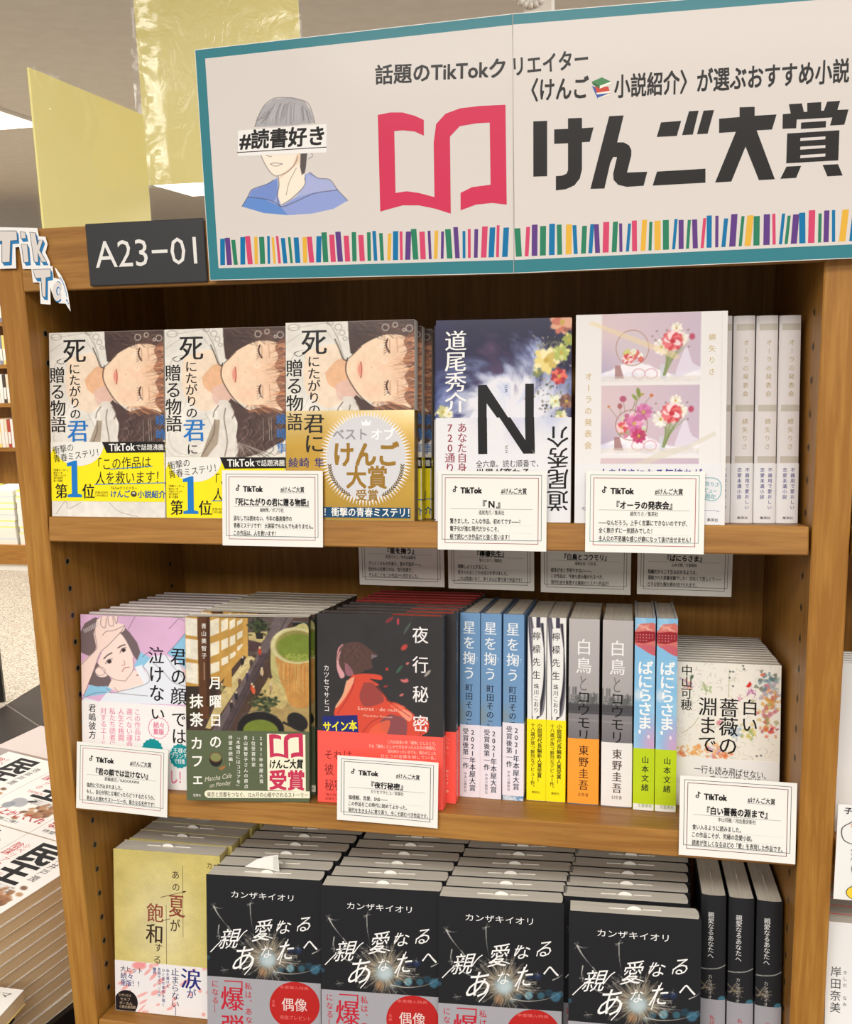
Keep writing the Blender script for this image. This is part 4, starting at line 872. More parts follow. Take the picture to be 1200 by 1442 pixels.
# --- white novel with flower photographs
def aura_front(mb, W, H):
    Q = [(42, 50), (1020, 40), (1022, 1412), (42, 1408)]
    s = Surf(mb, W, H, Q); A = Art(W, H, Q, (223, 218, 215), 0.0006)
    g = random.Random(4)
    for oy, full in ((0, False), (473, True), (938, False)):
        x0, x1 = 212, 850; y0, y1 = (45, 485) if oy == 0 else ((508, 958) if oy == 473 else (980, 1020))
        m = (A.X > x0) & (A.X < x1) & (A.Y > y0) & (A.Y < y1)
        A.mix(m * 1.0, (206, 184, 188)); A.mix(m * np.clip((A.X - 300) / 700, 0, 1), (186, 168, 186)); A.mix(m * np.clip((A.Y - y0 - 150) / 250, 0, 1) * np.clip((500 - A.X) / 300, 0, 1), (168, 156, 182))
        if oy == 938: continue
        cl = fbm(A.X / 70, A.Y / 50, 6)
        A.mix(m * np.clip((A.Y - (y0 + 335 + 40 * np.sin(A.X / 90) + 30 * cl)) / 14, 0, 1), (232, 226, 230)); A.mix(m * np.clip((A.Y - (y0 + 370)) / 20, 0, 1) * np.clip(cl * 3 - 1.4, 0, 1), (206, 204, 220))
        A.poly([(300, y0 + 335), (335, y0 + 335), (360, y0 + 420), (300, y0 + 420)], (150, 106, 104), 0.8)
        A.poly([(720, y0 + 300), (760, y0 + 220), (800, y0 + 320), (850, y0 + 360), (700, y0 + 400)], (222, 216, 228), 0.7, True)
        for cx in (455, 535): A.ring(cx, y0 + 390, 40, 32, 7, (206, 160, 170), 0.9)
        A.mix(m * ((A.Y > y0 + 405) & (A.Y < y0 + 440)) * (0.45 + 0.25 * np.sin(A.X / 2.2)), (206, 196, 180))
        A.poly([(590, y0 + 330), (640, y0 + 330), (630, y0 + 425), (600, y0 + 425)], (196, 196, 204), 0.8)
        for k in range(16): A.line([(612 + k, y0 + 400), (630 + k * 3, y0 + 300), (610 + k * 10, y0 + 210 + g.uniform(-30, 30))], 4, g.choice([(124, 140, 84), (150, 156, 110), (104, 120, 80)]), 0.85, True)
        flower(A, 600, y0 + 220, 52, [(236, 230, 222), (222, 214, 206)], 9, 1); flower(A, 695, y0 + 100, 38, [(234, 226, 212), (214, 206, 190)], 8, 2); flower(A, 730, y0 + 165, 46, [(228, 220, 208), (204, 200, 180)], 8, 3)
        flower(A, 670, y0 + 180, 66, [(200, 62, 74), (222, 110, 112), (236, 206, 206)], 13, 4); A.ell(672, y0 + 182, 18, 16, (186, 40, 56), 1, 0.3)
        A.ell(795, y0 + 155, 18, 20, (176, 70, 96), 1, 0.3)
        for c in ((568, y0 + 118), (632, y0 + 112), (770, y0 + 112), (775, y0 + 220), (560, y0 + 175), (540, y0 + 150)): A.ell(*c, 7, 6, (140, 120, 120), 0.9, 0.4); A.line([c, (640, y0 + 260)], 2, (150, 146, 126), 0.6)
        if full:
            for k in range(42):
                t = g.uniform(0, 6.28); r0 = math.sqrt(g.random()) * 84; x, y = 412 + 1.05 * r0 * math.cos(t), 765 + r0 * math.sin(t)
                flower(A, x, y, g.uniform(14, 24), [g.choice([(206, 120, 160), (226, 180, 196), (196, 204, 176), (180, 90, 136), (220, 216, 208), (150, 160, 120)])], 6, k)
            flower(A, 430, 755, 56, [(206, 118, 160), (190, 96, 146), (222, 150, 186)], 10, 21); flower(A, 490, 680, 54, [(206, 122, 168), (186, 100, 150)], 10, 22); flower(A, 460, 835, 48, [(196, 70, 112), (176, 56, 100)], 10, 23); flower(A, 350, 780, 40, [(206, 80, 90), (236, 190, 190)], 10, 24)
            for p, q in (((430, 700), (455, 545)), ((420, 660), (440, 580)), ((370, 680), (355, 600)), ((340, 700), (335, 640)), ((480, 640), (540, 575)), ((320, 720), (262, 645)), ((400, 680), (480, 565))): A.line([p, q], 4, (140, 130, 100), 0.9)
            A.ell(455, 555, 13, 32, (122, 138, 60), 1, 0.2, -0.2); A.ell(430, 585, 10, 24, (130, 146, 70), 1, 0.2, -0.7); A.ell(355, 596, 22, 20, (170, 84, 110), 1, 0.2); A.ell(335, 642, 16, 18, (160, 96, 96), 1, 0.2); A.ell(540, 574, 12, 11, (196, 110, 60), 1, 0.2); A.ell(262, 645, 9, 8, (190, 130, 80), 1, 0.2); A.ell(480, 566, 11, 8, (170, 150, 60), 1, 0.2)
            A.ring(412, 765, 104, 98, 5, (150, 100, 84), 0.9)
        else:
            A.ell(412, 268, 104, 112, (196, 186, 192), 0.55, 0.02)
            for k in range(18): flower(A, g.uniform(370, 480), g.uniform(290, 345), 20, [g.choice([(222, 220, 200), (196, 196, 120), (206, 96, 96), (230, 226, 214)])], 6, k)
            flower(A, 385, 340, 36, [(200, 70, 76), (236, 200, 200)], 10, 31); A.ring(412, 268, 106, 114, 5, (166, 124, 104), 0.95)
            A.poly([(118, 108), (150, 92), (690, 300), (720, 330), (690, 345), (560, 290)], (226, 202, 150), 0.5)
    A.poly([(430, 1018), (600, 935), (780, 890), (950, 806), (958, 832), (800, 915), (520, 1018)], (206, 198, 180), 0.6)
    A.paste(s)
    s.vtx('オーラの発表会', 128, 410, 128, 932, 46, (196, 170, 116), 0.01, 2); s.vtx('綿矢りさ', 924, 168, 924, 462, 42, (196, 170, 116), 0.01, 2)
    s.line([(985, 50), (990, 1400)], 3, (214, 208, 204), 2)
def aura_obi(mb, W, h0, h1, mp):
    s = Surf(mb, W, h1 - h0, [(42, 1019), (1021, 1019), (1022, 1410), (42, 1408)], mp)
    s.txt('人を好きになる気持ちが', 205, 1085, 872, 1085, 68, (70, 62, 142), 0.02, 2); TQ = (92, 162, 168)
    s.line(spline([(880, 1108), (960, 1112), (994, 1150), (990, 1220), (950, 1254), (880, 1246), (800, 1250), (790, 1120), (880, 1108)]), 4, TQ, 2)
    s.txt('綿矢りさ', 868, 1142, 980, 1154, 30, TQ, 0.01, 2); s.txt('デビュー', 862, 1182, 968, 1194, 32, TQ, 0.01, 2); s.txt('20周年', 858, 1222, 962, 1232, 34, TQ, 0.01, 2)
    s.txt('なぜか友だちの恋の話を聞いて――。', 88, 1312, 985, 1316, 22, (90, 96, 130), 0, 2); s.txt('集英社', 910, 1378, 980, 1380, 20, (60, 58, 66), 0.01, 2)
b = book('novel', 'book', 'face', 0.1375, 0.1965, 0.023, 0.004, True, (228, 223, 219), None, aura_front, None, (0.0003, 0.0565, (220, 218, 219), aura_obi, None))
place(b, 1, 0.5560, 0.0022); tag(b, 'white novel with square photographs of flowers in vases, facing front', None, 'white flower-photograph novels')
def aura_spine(mb, T, H, mp):
    Q = [(220, 105), (358, 105), (358, 1405), (220, 1405)]; s = Surf(mb, T, H, Q, mp)
    A = Art(T, H, Q, (214, 208, 206), 0.001); A.paste(s)
    for y0, y1 in ((155, 197), (660, 702), (982, 1024)): s.rect(240, y0, 356, y1, (186, 178, 166), 1)
    s.vtx('オーラの発表会', 302, 245, 302, 618, 36, (172, 150, 104), 0.0, 2); s.vtx('綿矢りさ', 302, 738, 302, 948, 36, (172, 150, 104), 0.0, 2)
def aura_sobi(mb, T, h0, h1, mp):
    s = Surf(mb, T, h1 - h0, [(220, 1026), (358, 1026), (358, 1405), (220, 1405)], mp)
    s.vtx('不器用で愛おしい', 322, 1050, 322, 1322, 27, (70, 60, 132), 0.01, 2); s.vtx('恋愛未満小説', 272, 1050, 272, 1256, 27, (70, 60, 132), 0.01, 2); s.txt('集英社', 262, 1372, 330, 1372, 17, (70, 66, 72), 0.01, 2)
b = book('novel', 'book', 'spine', 0.130, 0.1965, 0.0195, 0.0018, True, (216, 211, 208), None, None, aura_spine, (0.0003, 0.0570, (222, 220, 220), None, aura_sobi))
LB = ['white-spined novel nearest the right post on the top shelf', 'white-spined novel second from the right post on the top shelf', 'white-spined novel third from the right post on the top shelf', 'white-spined novel of which a sliver shows, right against the flower-photograph cover']
for k, (x, d) in enumerate(((0.7442, 0.043), (0.7233, 0.040), (0.7022, 0.037), (0.6812, 0.0345))):
    o = b if k == 0 else copy_tree(b); place(o, 1, x, d); tag(o, LB[k], None, 'white flower-photograph novels')

# ================================================================== middle shelf
# --- pink novel: girl with her arm over her forehead
def kimi_front(mb, W, H):
    Q = [(35, 50), (892, 62), (892, 1385), (55, 1345)]
    s = Surf(mb, W, H, Q); A = Art(W, H, Q, (214, 172, 204)); A.noise(220, 0.05, 3)
    LN = (92, 76, 84); SK = (240, 214, 204)
    A.poly([(715, 340), (790, 260), (890, 140), (900, 620), (860, 470), (780, 380)], (140, 192, 222)); A.poly([(700, 350), (890, 480), (900, 640), (780, 520)], (222, 190, 196))
    A.poly([(55, 690), (110, 590), (340, 560), (300, 610), (240, 660)], (140, 192, 222)); A.poly([(455, 440), (505, 330), (620, 400), (560, 440), (470, 470)], (140, 192, 222))
    A.poly([(35, 190), (70, 120), (150, 72), (190, 80), (150, 200), (170, 300), (110, 375), (35, 345)], (112, 96, 98)); A.poly([(300, 130), (350, 115), (420, 180), (480, 260), (505, 335), (480, 400), (452, 365), (400, 260), (330, 200)], (112, 96, 98))
    A.poly([(130, 430), (180, 420), (260, 520), (300, 600), (160, 605), (95, 590)], (112, 96, 98))
    A.poly([(290, 530), (440, 480), (500, 470), (570, 500), (575, 560), (330, 645), (250, 610)], SK)
    A.poly([(170, 430), (190, 380), (230, 290), (330, 200), (370, 215), (420, 300), (448, 380), (446, 470), (420, 530), (380, 555), (300, 545), (230, 500)], SK, 1, True)
    A.ell(205, 490, 55, 44, SK, 1, 0.05); A.ring(190, 488, 40, 32, 4, LN, 0.7)
    A.poly([(40, 660), (40, 430), (150, 330), (160, 300), (140, 200), (165, 90), (215, 60), (270, 62), (330, 60), (330, 110), (390, 130), (380, 170), (340, 195), (260, 280), (190, 350), (140, 480), (65, 670)], (238, 210, 200))
    for q in ([(160, 100), (150, 190), (165, 290), (150, 330), (42, 440)], [(385, 135), (345, 190), (260, 280), (190, 350), (140, 480), (60, 680)], [(200, 70), (196, 130), (230, 150), (240, 75)], [(250, 62), (262, 130), (295, 130), (290, 64)], [(300, 62), (320, 120), (330, 62)], [(210, 210), (240, 180), (300, 170), (385, 130)]): A.line(q, 4.5, LN, 0.75, True)
    A.poly([(185, 720), (250, 640), (300, 655), (560, 565), (530, 440), (600, 360), (700, 350), (800, 400), (870, 560), (890, 600), (890, 730), (50, 730), (60, 690)], (222, 226, 234)); A.poly([(460, 450), (520, 430), (560, 560), (540, 590)], (226, 230, 238))
    for q in ([(330, 640), (460, 610), (570, 560), (560, 490), (520, 440)], [(600, 410), (680, 480), (760, 560), (890, 600)], [(700, 350), (760, 440), (850, 540), (890, 605)], [(50, 700), (200, 650), (560, 670)], [(240, 620), (280, 655)], [(715, 340), (790, 260), (890, 140)], [(465, 60), (410, 160)], [(730, 150), (810, 65)], [(810, 65), (890, 105)], [(520, 370), (600, 310), (620, 330)], [(300, 610), (330, 645)], [(390, 560), (300, 548), (230, 500), (170, 430)], [(446, 380), (448, 470), (390, 555)]): A.line(q, 4, LN, 0.75, True)
    A.line([(220, 390), (250, 362), (282, 345)], 9, (70, 56, 58), 0.95, True); A.line([(330, 305), (362, 286), (386, 280)], 9, (70, 56, 58), 0.95, True)
    A.ell(262, 412, 17, 15, (60, 46, 46), 1, 0.2, -0.5); A.ell(374, 322, 17, 14, (60, 46, 46), 1, 0.2, -0.5)
    A.line([(232, 430), (250, 400), (286, 390)], 5, LN, 1, True); A.line([(345, 345), (360, 312), (394, 300)], 5, LN, 1, True)
    A.line([(375, 400), (382, 432), (360, 440)], 4.5, (150, 104, 104), 0.9, True); A.line([(362, 486), (380, 460), (418, 452)], 5.5, (150, 84, 88), 0.95, True); A.ell(480, 512, 7, 5, (96, 70, 70), 1, 0.3)
    for k in range(9): A.line([(60 + k * 14, 170 - k * 8), (75 + k * 12, 190 - k * 6)], 8, (206, 196, 196), 0.75)
    A.paste(s)
    K = (26, 24, 26)
    s.vtx('君の顔では', 803, 285, 800, 1040, 118, K, -0.012, 4, 0.011); s.vtx('泣けない', 628, 282, 634, 860, 116, K, -0.012, 4, 0.011)
def kimi_obi(mb, W, h0, h1, mp):
    Q = [(40, 722), (892, 738), (892, 1385), (55, 1345)]
    s = Surf(mb, W, h1 - h0, Q, mp); A = Art(W, h1 - h0, Q, (234, 230, 228), 0.001); A.paste(s)
    K = (26, 24, 26); PK = (222, 120, 152); TL = (22, 140, 146)
    s.vtx('では', 800, 772, 800, 1035, 112, K, -0.012, 3, 0.011); s.vtx('い', 634, 752, 634, 852, 112, K, -0.012, 3, 0.011)
    s.vtx('君嶋彼方', 122, 740, 126, 1012, 54, K, -0.01, 3, 0.008)
    for x, t in ((474, 'この作品は'), (411, '選べない運命'), (346, '人生と格闘'), (279, '私たち読者に'), (210, '対するエール')): s.vtx(t, x, 768, x + 2, 768 + 50 * len(t), 46, PK, 0.0, 3)
    a = [(640 + (84 if k % 2 else 76) * math.cos(math.pi * k / 18), 912 + (84 if k % 2 else 76) * math.sin(math.pi * k / 18)) for k in range(36)]
    s.line(a, 5, PK, 2, True); s.txt('続々', 600, 888, 682, 890, 44, PK, 0.02, 3); s.txt('重版', 600, 938, 682, 940, 44, PK, 0.03, 3)
    for cx, cy, sx, sy in ((590, 1080, 82, 85), (806, 1122, 82, 94)):
        s.poly([(cx + sx * (1.03 if k % 2 else 0.94) * math.cos(math.pi * k / 16), cy + sy * (1.03 if k % 2 else 0.94) * math.sin(math.pi * k / 16)) for k in range(32)], TL, 2)
    W_ = (232, 236, 234)
    s.txt('「王様の', 738, 1078, 868, 1080, 40, W_, 0.012, 3); s.txt('ブランチ」', 734, 1120, 880, 1122, 40, W_, 0.012, 3); s.txt('で特集', 762, 1162, 848, 1164, 38, W_, 0.012, 3)
    s.txt('し！！', 738, 1282, 878, 1286, 100, PK, 0.03, 3)
def nth(n, what): return lambda k: (ORD[k] + what) if k < n else None
b = book('novel', 'book', 'face', 0.1315, 0.1925, 0.0205, 0.0015, True, (214, 190, 206), (206, 200, 198), kimi_front, None, (0.0003, 0.0945, (234, 230, 228), kimi_obi, None))
stack(b, 2, 0.0045, 0.0125, 9, 0.0219, lambda k: ('pink novel showing a girl with her arm over her forehead' if k == 0 else '%s novel back in the row behind the pink girl novel, top edge showing' % ORD[k]), 'pink girl-cover novels on the middle shelf', 0.0006)
for o in list(COL.objects):
    pass
# --- green-banded novel with the tea bowl
def matcha_front(mb, W, H):
    Q = [(38, 62), (948, 45), (945, 1365), (38, 1385)]
    s = Surf(mb, W, H, Q); A = Art(W, H, Q, (82, 62, 52)); A.noise(120, 0.15, 2); g = random.Random(2)
    A.poly([(500, 62), (760, 48), (600, 320), (500, 330)], (96, 82, 76)); A.poly([(38, 540), (220, 470), (300, 530), (210, 760), (38, 880)], (58, 46, 40))
    A.poly([(505, 165), (680, 150), (600, 235), (505, 215)], (196, 176, 120)); A.poly([(505, 225), (600, 240), (560, 300), (505, 300)], (84, 60, 60))
    A.poly([(300, 600), (520, 330), (560, 350), (330, 700), (220, 860), (180, 860)], (206, 184, 124)); A.poly([(340, 545), (500, 330), (545, 350), (380, 540)], (222, 202, 146))
    A.poly([(230, 880), (560, 340), (700, 50), (840, 48), (640, 320), (350, 880)], (112, 98, 98)); A.poly([(290, 880), (600, 310), (660, 310), (350, 880)], (84, 70, 72)); A.line([(330, 880), (640, 320), (790, 50)], 6, (60, 50, 52), 0.8)
    A.poly([(420, 880), (650, 480), (800, 600), (948, 650), (948, 880)], (176, 150, 96)); A.poly([(600, 560), (700, 480), (790, 640), (720, 700)], (206, 184, 122), 0.9, True); A.noise(26, 0.10, 6)
    A.poly([(38, 62), (132, 62), (136, 560), (38, 560)], (198, 150, 72)); A.poly([(222, 62), (500, 62), (500, 290), (300, 520), (222, 500)], (198, 152, 74))
    for x0, y0, x1, y1 in ((42, 70, 128, 205), (42, 220, 130, 372), (42, 390, 132, 545)): A.poly([(x0, y0), (x1, y0 + 8), (x1, y1), (x0, y1 - 12)], (240, 232, 214))
    for x0, x1, r in ((226, 290, [(66, 200), (230, 345), (375, 470)]), (304, 355, [(66, 170), (205, 300), (335, 410)]), (368, 410, [(66, 150), (180, 270), (300, 360)]), (424, 462, [(66, 120), (150, 220), (245, 300)])):
        for y0, y1 in r: A.poly([(x0, y0 + 22), (x1, y0), (x1, y1 - 26), (x0, y1)], (240, 230, 204))
    A.poly([(285, 480), (500, 215), (502, 275), (290, 535)], (206, 158, 80)); A.poly([(464, 62), (502, 62), (500, 345), (466, 330)], (214, 166, 84)); A.poly([(330, 480), (380, 430), (382, 560), (310, 550)], (198, 150, 72))
    A.poly([(130, 62), (222, 62), (214, 700), (205, 790), (140, 790)], (98, 62, 38)); A.poly([(196, 62), (222, 62), (214, 700), (190, 700)], (70, 44, 30), 0.8)
    for k in range(90): A.ell(g.gauss(578, 34), g.gauss(120, 28), g.uniform(6, 16), g.uniform(5, 11), g.choice([(46, 56, 36), (70, 80, 50), (34, 40, 28)]), 0.9, 0.3)
    A.poly([(555, 165), (620, 165), (610, 210), (565, 210)], (44, 40, 36))
    A.poly([(825, 85), (948, 75), (948, 115), (835, 112)], (36, 34, 36)); A.line([(830, 80), (945, 82)], 4, (150, 160, 170), 0.8)
    A.poly([(668, 260), (668, 420), (690, 500), (740, 555), (775, 590), (790, 650), (820, 680), (880, 688), (935, 660), (948, 640), (948, 130), (830, 120), (720, 180)], (196, 186, 122), 1, True)
    A.poly([(700, 330), (860, 380), (948, 380), (948, 650), (900, 690), (820, 680), (790, 640), (770, 570), (730, 480)], (206, 134, 62), 0.75, True)
    for k in range(60): x = g.uniform(720, 940); A.line([(x, 385 + g.uniform(-20, 20)), (x + g.uniform(-8, 8), g.uniform(440, 600))], 4, g.choice([(222, 160, 84), (186, 104, 44), (206, 190, 130)]), 0.5)
    for y in (460, 490): A.line([(672, y - 30), (720, y + 20), (790, y + 45)], 5, (150, 132, 84), 0.6, True)
    A.ell(850, 250, 182, 128, (214, 204, 150), 1, 0.03); A.ell(862, 252, 160, 112, (150, 140, 76), 1, 0.05); A.ell(868, 262, 150, 96, (122, 138, 52), 1, 0.06)
    for k in range(60): A.ell(g.uniform(780, 940), g.uniform(310, 355), 9, 5, (170, 176, 84), 0.6, 0.4)
    A.line([(690, 200), (760, 140), (850, 122)], 7, (230, 222, 180), 0.8, True)
    for k in range(80): A.ell(g.gauss(610, 50), g.gauss(668, 30), g.uniform(8, 18), g.uniform(6, 12), g.choice([(70, 80, 52), (96, 104, 68), (44, 52, 38)]), 0.9, 0.3)
    A.ell(590, 850, 172, 122, (36, 34, 34), 1, 0.03); A.ell(590, 868, 130, 84, (118, 132, 52), 1, 0.04); A.ell(860, 790, 80, 60, (40, 38, 38), 1, 0.05, 0.5); A.line([(760, 800), (948, 880)], 18, (46, 44, 44), 1)
    A.line([(430, 800), (480, 740), (600, 722), (720, 760)], 5, (96, 92, 92), 0.8, True)
    for x, y, c in ((588, 300, (190, 72, 48)), (460, 372, (44, 40, 42)), (525, 380, (80, 66, 60)), (602, 448, (206, 176, 140)), (495, 475, (72, 60, 84)), (438, 518, (106, 80, 70)), (528, 562, (196, 70, 44)), (306, 570, (140, 132, 84)), (668, 560, (176, 150, 110)), (412, 624, (46, 42, 52)), (376, 690, (60, 50, 50)), (540, 580, (206, 96, 60))):
        A.ell(x, y, 13, 26, c, 1, 0.15); A.ell(x, y - 30, 8, 9, (222, 196, 160), 1, 0.2); A.line([(x - 4, y + 20), (x - 6, y + 40)], 6, (40, 34, 34), 0.9); A.line([(x + 10, y + 34), (x + 34, y + 20)], 5, (50, 40, 36), 0.35)
    A.ell(70, 720, 50, 60, (80, 76, 40), 0.7, 0.6); A.C *= 0.9; A.noise(60, 0.08, 13); A.noise(14, 0.05, 15)
    A.paste(s)
    Wt = (236, 232, 224)
    s.vtx('青山美智子', 177, 100, 177, 366, 37, Wt, 0.0, 4); s.vtx('月曜日', 258, 462, 258, 865, 88, Wt, 0.022, 4); s.vtx('抹茶', 116, 600, 116, 865, 96, Wt, 0.022, 4)
    s.line([(176, 385), (177, 515)], 8, (150, 120, 96), 2)
def matcha_obi(mb, W, h0, h1, mp):
    Q = [(38, 888), (948, 874), (945, 1365), (38, 1385)]
    s = Surf(mb, W, h1 - h0, Q, mp); A = Art(W, h1 - h0, Q, (88, 96, 70), 0.001); A.paste(s)
    Wt = (236, 232, 224); CR = (232, 226, 200); RD = (190, 52, 84); K = (24, 22, 22)
    s.vtx('の', 258, 915, 258, 1010, 88, Wt, 0.022, 3); s.vtx('カフェ', 116, 915, 122, 1290, 90, Wt, 0.022, 3)
    for x, t, y1 in ((595, '2021年本屋大賞', 1250), (539, '2位受賞作家', 1135), (482, '青山美智子さんの原点', 1290), (426, '『木曜日にはココアを』', 1290), (369, '待望の続編！', 1140)): s.vtx(t, x, 910, x, y1, 29, Wt, 0.008, 3)
    s.rect(640, 896, 920, 1292, CR, 2)
    def E2(p): x, y = p; return (655 + (x - 50) * 0.79, 885 + (y - 253) * 0.69)
    s.poly([E2(p) for p in EB], RD, 3)
    s.txt('けんご大賞', 660, 1108, 900, 1100, 62, K, 0.045, 3, 0.1); s.txt('受賞', 658, 1218, 908, 1214, 132, RD, 0.05, 3)
    s.ell(258, 1088, 48, 52, (40, 36, 32), 2); s.ell(258, 1072, 46, 36, (110, 84, 60), 3); s.ell(258, 1072, 38, 29, (128, 130, 82), 4); s.poly([(275, 1150), (330, 1125), (328, 1145), (300, 1165)], (150, 106, 60), 2)
    s.txt('Matcha Cafe', 178, 1232, 378, 1196, 34, (206, 200, 180), -0.02, 3, 0.35, True); s.txt('on Monday', 212, 1274, 368, 1246, 32, (206, 200, 180), -0.02, 3, 0.35, True)
    s.poly([(195, 1308), (948, 1290), (948, 1338), (195, 1362), (176, 1350), (170, 1335), (176, 1318)], CR, 2); s.txt('東京と京都をつなぐ、12ヵ月の心癒やされるストーリー', 190, 1337, 934, 1316, 34, (50, 44, 34), 0.012, 3)
    s.txt('宝島社', 86, 1346, 144, 1345, 18, Wt, 0, 3)
b = book('novel', 'book', 'face', 0.1325, 0.199, 0.0195, 0.0015, False, (74, 78, 60), (226, 220, 204), matcha_front, None, (0.0003, 0.0765, (88, 96, 70), matcha_obi, None))
stack(b, 2, 0.1445, -0.0165, 9, 0.0207, lambda k: ('green-banded novel with a tea bowl cover, jutting out in front' if k == 0 else '%s novel back in the row behind the tea-bowl novel, top edge showing' % ORD[k]), 'tea-bowl cover novels on the middle shelf', 0.0004, 0.0004, 0.16, 0.0255, 0.1425)
# --- shrink-wrapped black and red novel
def yako_front(mb, W, H):
    Q = [(45, 70), (912, 85), (908, 1402), (35, 1340)]
    s = Surf(mb, W, H, Q); A = Art(W, H, Q, (50, 47, 48)); A.noise(200, 0.12, 2); g = random.Random(6)
    A.poly([(170, 400), (185, 330), (230, 275), (330, 262), (420, 320), (455, 350), (415, 380), (420, 430), (370, 450), (300, 490), (240, 470)], (84, 60, 54), 1, True)
    A.poly([(415, 340), (460, 352), (412, 372)], (126, 120, 130), 0.7)
    A.poly([(176, 380), (215, 285), (190, 400), (230, 480), (205, 505), (186, 470), (176, 430)], (206, 150, 154), 1, True); A.poly([(230, 390), (270, 430), (290, 480), (240, 480)], (150, 96, 108), 0.9, True)
    A.line([(180, 370), (190, 310), (216, 280)], 9, (226, 150, 150), 0.9, True)
    for k in range(18): A.line([(g.uniform(200, 380), 290), (g.uniform(180, 420), 380), (g.uniform(190, 430), 450)], 5, g.choice([(106, 78, 70), (62, 44, 40)]), 0.6, True, True)
    A.poly([(285, 480), (380, 470), (475, 482), (480, 512), (400, 505), (465, 545), (440, 560), (505, 620), (525, 655), (600, 672), (700, 740), (720, 780), (770, 755), (808, 800), (800, 860), (760, 885), (745, 920), (390, 905), (240, 860), (160, 760), (165, 700), (215, 620), (245, 530)], (206, 72, 52), 1, True)
    A.poly([(240, 520), (300, 500), (240, 620), (175, 700), (165, 690), (215, 610)], (230, 176, 140), 0.8, True)
    A.poly([(360, 530), (430, 540), (500, 640), (450, 680), (360, 690), (330, 620)], (134, 62, 60), 0.8, True); A.poly([(540, 740), (650, 780), (640, 900), (530, 890), (470, 800)], (120, 70, 78), 0.85, True)
    A.poly([(395, 905), (400, 850), (470, 800), (540, 790), (500, 900)], (226, 96, 66), 0.8, True); A.poly([(600, 690), (690, 740), (670, 790), (590, 720)], (236, 150, 122), 0.9, True); A.poly([(560, 670), (640, 690), (610, 720), (540, 690)], (230, 106, 80), 0.8, True)
    for q in ([(300, 500), (270, 600), (180, 740)], [(460, 560), (540, 660), (680, 760)], [(340, 880), (420, 790), (540, 750)], [(740, 900), (770, 820)]): A.line(q, 6, (150, 44, 40), 0.8, True)
    for x, y, a, b_, t, c in ((640, 292, 26, 16, -0.7, (196, 66, 60)), (662, 400, 12, 8, -0.5, (206, 110, 110)), (520, 440, 10, 10, 0, (190, 60, 56)), (640, 512, 28, 17, 0.2, (214, 110, 110)), (598, 120, 8, 24, 0, (196, 60, 70)), (540, 110, 34, 12, -0.6, (130, 44, 50)), (620, 612, 16, 8, -0.4, (206, 110, 100)), (510, 555, 16, 8, -0.2, (150, 50, 50)), (605, 440, 34, 10, -0.9, (60, 96, 76)), (800, 465, 30, 10, -0.8, (170, 160, 150)), (660, 165, 46, 8, -1.0, (74, 90, 80))): A.ell(x, y, a, b_, c, 0.9, 0.2, t)
    A.ell(632, 498, 22, 10, (50, 47, 48), 1, 0.2)
    A.paste(s)
    Wt = (232, 226, 224)
    s.vtx('夜行秘密', 752, 108, 752, 905, 106, Wt, -0.012, 2, 0.010); s.vtx('カツセマサヒコ', 104, 412, 104, 730, 38, Wt, 0.0, 2)
    s.txt('Secret · de nuit', 316, 704, 592, 714, 24, (236, 190, 170), -0.01, 2, 0, True); s.txt('Masahiko Katsuse', 356, 752, 556, 762, 14, (236, 180, 160), -0.01, 2, 0, True)
    s.poly([(74, 758), (314, 750), (320, 884), (80, 900)], (30, 38, 110), 3); s.poly([(80, 893), (320, 878), (320, 884), (80, 900)], (220, 216, 210), 4)
    s.txt('サイン本', 80, 830, 310, 820, 66, (240, 224, 40), 0.035, 4); s.txt('BOOKS KINOKUNIYA UMEDA', 86, 886, 314, 876, 17, (232, 230, 226), 0.02, 5, 0.2, True)
def yako_obi(mb, W, h0, h1, mp):
    Q = [(40, 880), (911, 925), (908, 1402), (35, 1340)]
    s = Surf(mb, W, h1 - h0, Q, mp); A = Art(W, h1 - h0, Q, (246, 88, 76), 0.001); A.paste(s)
    P = (250, 206, 190); D = (120, 34, 36)
    for x0, y, t in ((525, 960, 'これは出会いを「運命」にしたくて、'), (392, 988, 'でも「運命」にしかできなかった人たちの物語だ。'), (525, 1022, '読み終わったいまでも、読みのこった'), (476, 1052, 'ひとつの言葉を探している。')): s.txt(t, x0, y - 8, 860, y + 6, 22, P, 0, 2)
    s.txt('それは', 88, 1036, 276, 1040, 62, D, 0.0, 2); s.txt('彼', 86, 1130, 146, 1132, 72, D, 0.0, 2); s.txt('秘密', 86, 1232, 216, 1236, 72, D, 0.0, 2)
    s.txt('「夜の匂い」', 86, 1294, 190, 1298, 18, (90, 30, 30), 0, 2); s.txt('双葉社 文芸', 86, 1320, 200, 1324, 18, (90, 30, 30), 0, 2); s.vtx('読むべき一冊', 848, 1170, 848, 1330, 20, P, 0, 2)
b = book('novel', 'book', 'face', 0.1365, 0.2035, 0.021, 0.003, True, (46, 43, 44), (70, 64, 62), yako_front, None, (0.0003, 0.0775, (246, 88, 76), yako_obi, None), 'shrink', ((92, 82, 78), (206, 84, 70), 0.58))
r2 = book('novel', 'book', 'face', 0.1365, 0.2035, 0.021, 0.003, True, (46, 43, 44), (150, 52, 48), yako_front, None, (0.0003, 0.0775, (246, 88, 76), yako_obi, None), 'shrink', ((206, 70, 62), (200, 66, 58), 0.5))
LY_ = lambda k: ('shrink-wrapped black novel with a red-coated figure and blue sticker' if k == 0 else '%s wrapped novel back behind the red-coated figure, top dark and red' % ORD[k] if k < 4 else '%s wrapped novel back behind the red-coated figure, top all red' % ORD[k])
